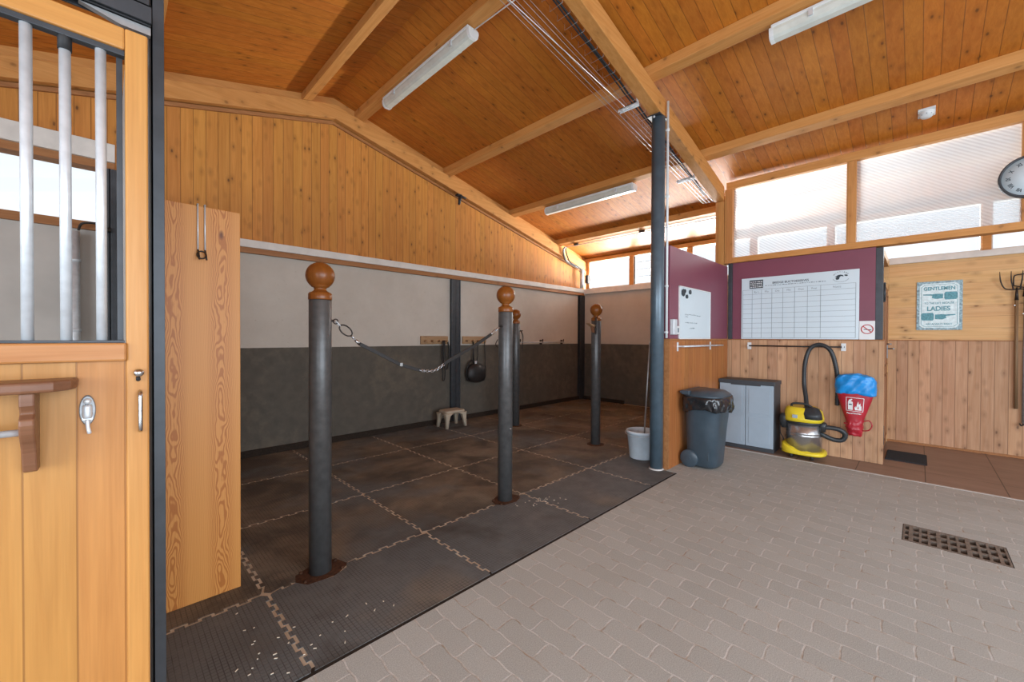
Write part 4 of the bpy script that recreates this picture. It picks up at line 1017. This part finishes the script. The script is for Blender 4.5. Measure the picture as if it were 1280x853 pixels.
# ------------------------------------------------------------------ bucket and stick
t = thing('bucket', (4.42, 2.285, 0), 'white plastic bucket standing behind the slate column', 'bucket')
bx, by = 4.42, 2.285
b = MB(); b.lathe([(.001, .002), (.128, .002), (.132, .008), (.163, .29), (.172, .292), (.174, .318), (.166, .322), (.160, .318), (.128, .02), (.001, .016)], (bx, by, 0), 40); build(b, 'body', 'bucket', t)
b = MB(); P = [(bx-.155*math.sin(a)*.9-.03, by+.176*math.cos(a), .300-.03*math.sin(a)) for a in [PI*i/16 for i in range(17)]]; b.tube(P, .0035, 8); build(b, 'bail_handle', 'galv', t)
for s_ in (-1, 1): build(MB().lathe([(.014, -.008), (.014, .008)], (bx, by+s_*.172, .295), 12, 'Y'), 'handle_ear', 'bucket', t)
b = MB(); b.tube([(4.43, 2.27, .021), (4.20, 2.08, 1.35)], .009, 10); b.tube([(4.45, 2.285, .022), (4.40, 2.246, .20)], .018, 10)
solo(b, 'stirring_stick', 'zinc_handle', 'thin pale stick standing in the bucket against the slate column', 'stick')

# ------------------------------------------------------------------ larch board at the horse box divider
struct(MB().box(.06, .132, 1.90, 5.37, -.003, 2.7), 'wall_divider', 'grey_board', 0, 'board divider between horse box and grooming stall')
b = MB(); b.box(.134, .520, 2.665, 2.71, 0, 2.082)
solo(b, 'larch_board', 'larch', 'wide larch board with flame grain standing beside the horse box door', 'board', bevel=.002)
t = thing('board_hook', (.345, 2.66, 1.80), 'bent steel hook hanging over the top of the larch board', 'hook')
b = MB()
for x in (.332, .362): b.tube([(x, 2.72, 2.03), (x, 2.72, 2.087), (x, 2.658, 2.090), (x, 2.655, 1.85)], .0038, 8)
build(b, 'prong', 'galv', t)
b = MB(); b.tube(arc((.347, 2.652, 1.825), (1, 0, 0), (0, 0, 1), .019, 0, 2*PI, 18)[:-1], .0035, 8, closed=True); b.tube([(.332, 2.655, 1.85), (.332, 2.62, 1.815), (.332, 2.61, 1.795)], .004, 8); b.tube([(.362, 2.655, 1.85), (.362, 2.62, 1.815), (.362, 2.61, 1.795)], .004, 8); build(b, 'ring', 'iron', t)

# ------------------------------------------------------------------ horse box front
t = thing('box_post', (.118, 1.84, -.1), 'dark grey steel post at the right edge of the horse box door', 'post')
b = MB(); b.box(.102, .136, 1.80, 1.806, -.016, 3.9); b.box(.102, .136, 1.874, 1.88, -.016, 3.9); b.box(.102, .108, 1.80, 1.88, -.016, 3.9); build(b, 'profile', 'dark_steel', t, .001)
build(MB().box(.09, .15, 1.795, 1.885, -.016, .004), 'foot_plate', 'dark_steel', t)
t = thing('door_track', (-.6, 1.77, 2.37), 'grey steel sliding track above the horse box door', 'track')
b = MB(); b.box(-1.5, .101, 1.735, 1.742, 2.392, 2.450); b.box(-1.5, .101, 1.735, 1.80, 2.444, 2.450); b.box(-1.5, .101, 1.793, 1.80, 2.392, 2.450); b.box(-1.5, .101, 1.735, 1.752, 2.392, 2.396); build(b, 'channel', 'dark_steel', t, .001)
b = MB(); b.box(-1.5, .100, 1.80, 1.82, 2.46, 2.60); build(b, 'cover_plate', 'dark_steel', t, .002)
b = MB(); b.prism([(-.06, 2.390), (.10, 2.390), (.10, 2.366), (.03, 2.366)], lambda x, z: (x, 1.755, z), lambda x, z: (x, 1.775, z)); build(b, 'end_stop', 'zinc_handle', t)
b = MB(); b.lathe([(.012, -.008), (.016, 0), (.012, .008)], (-.095, 1.745, 2.385), 12, 'Y'); b.cyl((-.095, 1.752, 2.385), (-.095, 1.752, 2.42), .004, 8); build(b, 'roller', 'chrome', t)
DX0, DX1 = -1.15, .092
t = thing('box_door', (-.479, 1.76, .04), 'golden wooden sliding horse box door with galvanised bars', 'stall door')
build(MB().box(.039, DX1, 1.74, 1.785, .04, 2.352), 'stile', 'door_wood', t, .005)
build(MB().box(DX0, DX0+.055, 1.74, 1.785, .04, 2.352), 'stile', 'door_wood', t, .005)
build(MB().box(DX0+.055, .039, 1.742, 1.785, 2.286, 2.352), 'top_rail', 'door_rail', t, .005)
build(MB().box(DX0+.055, .039, 1.752, 1.78, 2.270, 2.288), 'bar_channel', 'dark_steel', t, .002)
build(MB().box(DX0+.055, .040, 1.730, 1.785, 1.322, 1.378), 'middle_rail', 'mid_rail', t, .006)
build(MB().box(DX0+.055, .039, 1.750, 1.785, .12, 1.322), 'plank_panel', 'door_plank', t)
build(MB().box(DX0+.055, .039, 1.742, 1.785, .04, .12), 'bottom_rail', 'door_rail', t, .004)
build(MB().box(DX0+.055, .036, 1.750, 1.782, 1.378, 1.386), 'bar_channel', 'dark_steel', t, .001)
bx = -.014
k_ = 0
while bx > DX0+.08:
    r = .0125
    br = build(MB().tube([(bx, 1.767, 1.38), (bx, 1.767, 2.278)], r, 18), 'bar', 'galv', t)
    if k_ == 1: build(MB().lathe([(.0150, 2.232), (.0150, 2.275), (.0135, 2.285)], (bx, 1.767, 0), 16), 'bar_sleeve', 'black', br)
    bx -= .0735; k_ += 1
b = MB(); b.box(.020, .034, 1.775, 1.80, 1.37, 2.28); build(b, 'edge_strip', 'dark_steel', t)
# fittings on the stile
o = build(MB().lathe([(.001, -.026), (.010, -.025), (.0125, -.018), (.010, -.010), (.006, -.006), (.006, 0)], (.067, 1.741, 1.284), 18, 'Y'), 'knob', 'chrome', t)
b = MB(); b.cyl((.066, 1.742, 1.270), (.066, 1.728, 1.262), .0055, 10); build(b, 'lock_cylinder', 'black', t)
b = MB(); b.tube(smooth_path([(.070, 1.742, 1.225), (.070, 1.722, 1.222), (.070, 1.713, 1.208), (.070, 1.712, 1.16), (.070, 1.713, 1.118), (.070, 1.722, 1.104), (.070, 1.742, 1.100)]), .0055, 10); build(b, 'pull_handle', 'chrome', t)
# oval latch on the planks
b = MB(); rings = []
for d, s_ in ((0, 1), (.004, 1), (.007, .9)):
    rings.append([(-.045+.0175*s_*math.cos(a), 1.750-d, 1.178+.045*s_*math.sin(a)) for a in [2*PI*i/28 for i in range(28)]])
b.rings(rings); lt = build(b, 'oval_latch', 'latch_metal', t)
b = MB(); b.lathe([(.009, -.02), (.0105, -.012), (.0105, .012), (.009, .02)], (-.045, 1.738, 1.175), 14, 'Z'); b.ball((-.045, 1.738, 1.205), .009, 12); b.tube(smooth_path([(-.045, 1.738, 1.15), (-.044, 1.733, 1.130), (-.042, 1.730, 1.118), (-.041, 1.733, 1.112)]), .005, 10); b.box(-.056, -.034, 1.738, 1.744, 1.150, 1.158); build(b, 'latch_bolt', 'galv', lt)
# saddle shelf on the door
t = thing('saddle_rack', (-.4, 1.70, 1.02), 'dark wooden saddle rack with rounded shelf on the horse box door', 'saddle rack')
pts = [(-.70, 1.7497), (-.70, 1.67)] + [(-.62+.0*i, 1.62) for i in range(1)] + [(-.16, 1.62), (-.105, 1.632), (-.075, 1.662), (-.064, 1.70), (-.062, 1.7497)]
b = MB(); b.prism(pts, lambda x, y: (x, y, 1.248), lambda x, y: (x, y, 1.278)); build(b, 'shelf', 'dark_wood', t, .008, segs=3)
for x0 in (-.166, -.60):
    pl = [(1.7497, 1.249)] + [(1.640, 1.249), (1.640, 1.215), (1.652, 1.200), (1.655, 1.192), (1.634, 1.180), (1.630, 1.165), (1.640, 1.140), (1.662, 1.112), (1.678, 1.085), (1.688, 1.050), (1.700, 1.030), (1.712, 1.026)] + [(1.7497, 1.026)]
    b = MB(); b.prism(pl, lambda y, z: (x0, y, z), lambda y, z: (x0+.028, y, z)); build(b, 'bracket', 'dark_wood', t, .004)
b = MB(); b.cyl((-.60, 1.672, 1.143), (-.165, 1.672, 1.143), .009, 14); build(b, 'rod', 'galv', t)
# pipe inside the horse box
t = thing('galvanised_pipe', (-.22, 5.36, 0), 'thick galvanised pipe standing at the back of the horse box', 'pipe')
b = MB(); b.cyl((-.215, 5.37, -.01), (-.215, 5.37, 2.34), .036, 20); build(b, 'pipe', 'galv', t)
b = MB(); b.cyl((-.265, 5.39, .2), (-.265, 5.39, 2.33), .016, 12); build(b, 'side_pipe', 'galv', t)
for z in (1.45, 2.08): b = MB(); b.lathe([(.042, -.012), (.042, .012)], (-.215, 5.37, z), 16); b.box(-.285, -.215, 5.39, 5.48, z-.012, z+.012); build(b, 'pipe_clamp', 'galv', t)
b = MB(); b.tube(smooth_path([(-.19, 5.40, 2.36), (-.16, 5.36, 2.42), (-.05, 5.35, 2.43), (.0, 5.37, 2.40)]), .010, 8); b.lathe([(.022, -.02), (.022, .02)], (.0, 5.365, 2.39), 12, 'X'); solo(b, 'drinker_tap', 'iron', 'small dark tap and tube above the galvanised pipe', 'tap')

# ------------------------------------------------------------------ lamps
def lamp(x, y0, y1, z, label, cable=None):
    yc = (y0+y1)/2; t = thing('fluorescent_lamp', (x, yc, z), label, 'ceiling lamp', 'long fluorescent lamps')
    def sec(y, wd, s_=1.0):
        pts = [(-.058, .045), (-.060, .020), (-.050, -.020), (-.030, -.038), (.030, -.038), (.050, -.020), (.060, .020), (.058, .045)]
        return [(x+u*s_, y, z+v*s_) for u, v in pts]
    b = MB(); b.rings([sec(y0, 1, .86), sec(y0+.02, 1), sec(y1-.02, 1), sec(y1, 1, .86)], smooth=False); build(b, 'cover', 'lamp_cover', t)
    b = MB(); b.box(x-.064, x+.064, y0+.01, y1-.01, z+.044, z+.072); build(b, 'housing', 'white_plastic', t, .006)
    for yy in (y0+.012, y1-.012):
        b = MB(); b.rings([sec(yy-.015, 1, 1.05), sec(yy+.015, 1, 1.05)], smooth=False); build(b, 'end_cap', 'white_plastic', t)
    for yy in (y0+.28, y1-.28): b = MB(); b.box(x-.07, x-.058, yy-.015, yy+.015, z+.0, z+.05); b.box(x+.058, x+.07, yy-.015, yy+.015, z+.0, z+.05); build(b, 'clip', 'galv', t)
    if cable: b = MB(); b.tube(cable, .005, 8); build(b, 'cable', 'white_plastic', t)
    return t
lamp(2.455, 3.0, 4.68, zr(2.455)-.075, 'dusty fluorescent lamp highest up, under the purlin near the ridge', [(2.46, 3.0, zr(2.46)-.03), (2.50, 2.3, zr(2.5)-.02), (2.5, 2.06, zr(2.5)-.1)])
lamp(5.42, 2.93, 4.60, zr(5.42)-.075, 'fluorescent lamp farthest away, just left of the slate column')
lamp(3.945, -.80, .90, zr(3.945)-.075, 'bright clean fluorescent lamp over the aisle at the top right')

# ------------------------------------------------------------------ cable basket along the big rafter
def basket(x0, x1):
    t = thing('cable_basket', ((x0+x1)/2, 2.13, zr(x1)-.25), 'wire mesh cable basket running along the left of the big rafter', 'cable tray')
    zf = lambda x: zr(x)-.205
    b = MB(); ya, yb = 2.052, 2.185
    for y, dz in ((ya, .05), (ya, .0), (ya+.045, 0), (ya+.09, 0), (yb, 0), (yb, .05)):
        b.tube([(x0, y, zf(x0)+dz), (x1, y, zf(x1)+dz)], .0017, 5)
    x = x0
    while x < x1:
        b.tube([(x, ya, zf(x)+.055), (x, ya, zf(x)), (x, yb, zf(x)), (x, yb, zf(x)+.055)], .0017, 5); x += .10
    build(b, 'wire_mesh', 'zinc_handle', t)
    for x in (3.83, 5.30):
        b = MB(); z = zf(x)-.012
        b.box(x-.022, x+.022, 2.04, 2.26, z-.008, z); b.box(x-.022, x-.018, 2.04, 2.26, z-.03, z); b.box(x+.018, x+.022, 2.04, 2.26, z-.03, z); b.box(x-.02, x+.02, 2.046, 2.05, z, z+.12); build(b, 'bracket', 'galv', t)
    return zf
zf = basket(1.2, 6.0)
bt = [o for o in bpy.data.objects if o.name == 'cable_basket'][0]
rg = random.Random(6)
for k_, (y, r, lab) in enumerate(((2.085, .010, 'thick black cable lying in the wire basket next to the rafter'), (2.11, .007, 'thin black cable in the middle of the wire basket'))):
    P = [(x, y+rg.uniform(-.006, .006), zf(x)+r+.004+rg.uniform(0, .004)) for x in [1.25+i*.19 for i in range(25)]]
    b = MB(); b.tube(P, r, 8); build(b, 'cable', 'black', bt)
b = MB(); b.tube([(1.2, 2.200, zf(1.2)+.02), (3.88, 2.196, zf(3.88)+.015)], .0035, 8)
build(b, 'conduit', 'white_plastic', bt)
# conduits along the last purlin and in the far corner
b = MB(); zl = zr(6.83)-.015
b.tube([(6.835, 2.06, zl), (6.835, 5.30, zl)], .010, 8)
solo(b, 'conduit', 'galv', 'grey conduit along the last purlin, the lower of two', 'conduit')
b = MB(); b.tube([(6.815, 2.06, zl+.045), (6.815, 5.30, zl+.045)], .007, 8)
solo(b, 'conduit', 'white_plastic', 'thin pale conduit along the last purlin, the upper of two', 'conduit')
for y, lab in ((5.0, 'cable clamp on the last purlin nearest the far corner'), (3.55, 'cable clamp half way along the last purlin'), (2.12, 'cable clamp on the last purlin beside the timber upright')):
    b = MB(); b.box(6.79, 6.86, y-.04, y+.04, zl-.012, zl+.06); b.cyl((6.80, y-.06, zl+.02), (6.88, y+.05, zl-.01), .007, 8); solo(b, 'cable_clamp', 'iron', lab, 'clamp')
t = thing('pipe_cluster', (7.3, 5.36, 2.51), 'bundle of silver pipes and wires bending down in the far corner', 'pipes')
b = MB(); zb = lambda x: zr(x)-.215
b.tube(smooth_path([(6.83, 5.28, zl), (6.84, 5.34, zl-.06), (6.95, 5.35, zb(6.95)-.02), (7.25, 5.35, zb(7.25)-.02), (7.5, 5.35, zb(7.5)-.03)]), .019, 12); build(b, 'pipe', 'zinc_handle', t)
b = MB(); b.tube(smooth_path([(6.87, 5.26, zl+.02), (6.90, 5.32, zl-.05), (7.05, 5.32, zb(7.05)-.03), (7.35, 5.31, zb(7.35)-.03), (7.55, 5.32, zb(7.55)-.06)]), .012, 10); build(b, 'pipe', 'iron', t)
b = MB(); b.tube(smooth_path([(6.86, 5.30, zl+.01), (6.82, 5.33, zl-.10), (6.9, 5.33, zb(6.9)-.06), (7.2, 5.33, zb(7.2)-.06), (7.52, 5.33, zb(7.52)-.04)]), .007, 8); build(b, 'wire', 'black', t)
b = MB(); b.tube([(7.52, 5.35, zb(7.5)-.02), (7.52, 5.35, 2.512)], .040, 18); build(b, 'downpipe', 'galv', t)
b = MB(); b.lathe([(.05, -.025), (.056, 0), (.05, .025)], (7.52, 5.35, zb(7.5)-.06), 18); build(b, 'collar', 'galv', t)
b = MB(); b.box(7.60, 7.69, 5.24, 5.32, 2.62, 2.80); b.box(7.69, 7.752, 5.27, 5.30, 2.66, 2.76); solo(b, 'junction_box', 'iron', 'small black box beside the silver downpipe in the far corner', 'box')
t = thing('rafter_clip', (4.14, 5.36, 3.60), 'small black spotlight clip under the gable rafter', 'spotlight')
zq = zr(4.14)-.19
b = MB(); b.box(4.07, 4.16, 5.36, 5.43, zq-.03, zq+.002); b.cyl((4.16, 5.38, zq-.02), (4.25, 5.38, zq-.03), .016, 10); build(b, 'clamp', 'black', t, .003)
b = MB(); b.tube([(4.13, 5.375, zq-.03), (4.10, 5.37, zq-.17)], [.030, .018], 12); build(b, 'head', 'black', t)
# detector
t = thing('smoke_detector', (5.78, -.03, zc(5.78)-.06), 'white round detector on the ceiling boards above the translucent window', 'detector')
nrm = Vector((-.226, 0, -.974)); c = Vector((5.78, -.03, zc(5.78)))
uu = Vector((.974, 0, -.226)); vv = Vector((0, 1, 0))
def disc(b, prof, n=28):
    rings = [[c + nrm*h + uu*r*math.cos(2*PI*i/n) + vv*r*math.sin(2*PI*i/n) for i in range(n)] for r, h in prof]; return b.rings(rings)
b = MB(); disc(b, [(.062, .0), (.062, .022), (.052, .045), (.040, .06), (.001, .062)]); build(b, 'body', 'white_plastic', t)
b = MB(); b.obox(c+nrm*.010, uu, vv, nrm, .066, .062, .010); build(b, 'mounting_plate', 'white_plastic', t, .004)
b = MB()
for i in range(8):
    a = 2*PI*i/8; b.obox(c+nrm*.047+uu*.046*math.cos(a)+vv*.046*math.sin(a), nrm, uu, vv, .006, .004, .004)
build(b, 'vent_slot', 'grey_ink', t)
# clock
t = thing('wall_clock', (6.04, -.712, 2.715), 'round white wall clock with dark rim on the timber mullion', 'clock')
KC = Vector((6.07, -.712, 2.912)); KR = .197
b = MB(); b.lathe([(KR, 0), (KR, -.045), (KR-.006, -.052), (KR-.018, -.050), (KR-.020, -.038), (KR-.022, -.03), (KR-.022, 0)], KC, 56, 'X'); build(b, 'rim', 'dark_steel', t)
b = MB(); b.lathe([(KR-.019, -.001), (KR-.019, -.034), (.001, -.034)], KC, 56, 'X'); build(b, 'dial', 'whiteboard', t)
for i, s_ in enumerate(('XII', 'I', 'II', 'III', 'IIII', 'V', 'VI', 'VII', 'VIII', 'IX', 'X', 'XI')):
    a = PI/2 - i*PI/6
    text(s_, .040, 'ink', (KC.x-.0345, KC.y-.132*math.cos(a), KC.z+.132*math.sin(a)), (0, -math.sin(a), -math.cos(a)), t, 'numeral', up=(0, -math.cos(a), math.sin(a)), sx_=.8, bold=.0012)
b = MB(); 
def hnd(a, l, wd):
    d = Vector((0, -math.cos(a), math.sin(a))); b.obox(KC+Vector((-.039, 0, 0))+d*l*.45, d, (1, 0, 0), d.cross(Vector((1, 0, 0))), l*.55, .001, wd)
hnd(math.radians(20), .09, .005); hnd(math.radians(-60), .13, .0035); build(b, 'hands', 'ink', t)

# ------------------------------------------------------------------ forks on the recess wall
t = thing('hay_fork', (7.55, -.80, .56), 'four-tined hay fork with a wooden handle hung on the recess wall', 'fork')
b = MB(); b.tube([(7.545, -.806, .585), (7.545, -.800, 1.90)], [.0165, .0145], 12); build(b, 'handle', 'handle_wood', t)
b = MB(); b.tube([(7.545, -.800, 1.86), (7.545, -.800, 2.01)], [.017, .008], 12); build(b, 'socket', 'iron', t)
for i, y in enumerate((-.665, -.752, -.838, -.925)):
    yb_ = -.800 + (y+.795)*.55
    b = MB(); b.tube(smooth_path([(7.545, -.80, 1.985), (7.545, yb_, 1.992), (7.54, (y+yb_)/2-.0, 2.025) if i in (0, 3) else (7.54, yb_*.7+y*.3, 2.02), (7.525, y*.85+yb_*.15, 2.10), (7.50, y, 2.20)], 5), [.0065]*15+[.0065-.0008*j for j in range(6)], 8); build(b, 'tine', 'iron', t)
b = MB(); b.cyl((7.585, -.785, 1.80), (7.525, -.785, 1.80), .006, 8); build(b, 'wall_peg', 'galv', t)
t = thing('stable_rake', (7.54, -.862, .38), 'grey metal-handled stable tool hung right of the hay fork', 'rake')
b = MB(); b.tube([(7.54, -.862, .42), (7.54, -.866, 1.98)], .0155, 12); build(b, 'handle', 'zinc_handle', t)
b = MB(); b.tube([(7.54, -.858, 1.90), (7.535, -.868, 2.05)], [.018, .012], 10); b.tube(smooth_path([(7.53, -.775, 2.03), (7.53, -.775, 2.13), (7.53, -.80, 2.155), (7.53, -.87, 2.155), (7.53, -.90, 2.10)]), .006, 8); b.tube([(7.53, -.775, 2.03), (7.535, -.865, 2.0)], .006, 8); build(b, 'loop_head', 'iron', t)
b = MB(); b.tube(smooth_path([(7.54, -.862, .44), (7.535, -.862, .41), (7.52, -.845, .395), (7.51, -.832, .42)]), .007, 8); b.tube(smooth_path([(7.54, -.862, .43), (7.54, -.88, .40), (7.53, -.90, .41)]), .007, 8); build(b, 'hook_end', 'iron', t)
b = MB(); b.cyl((7.585, -.85, 1.70), (7.52, -.85, 1.70), .006, 8); build(b, 'wall_peg', 'galv', t)
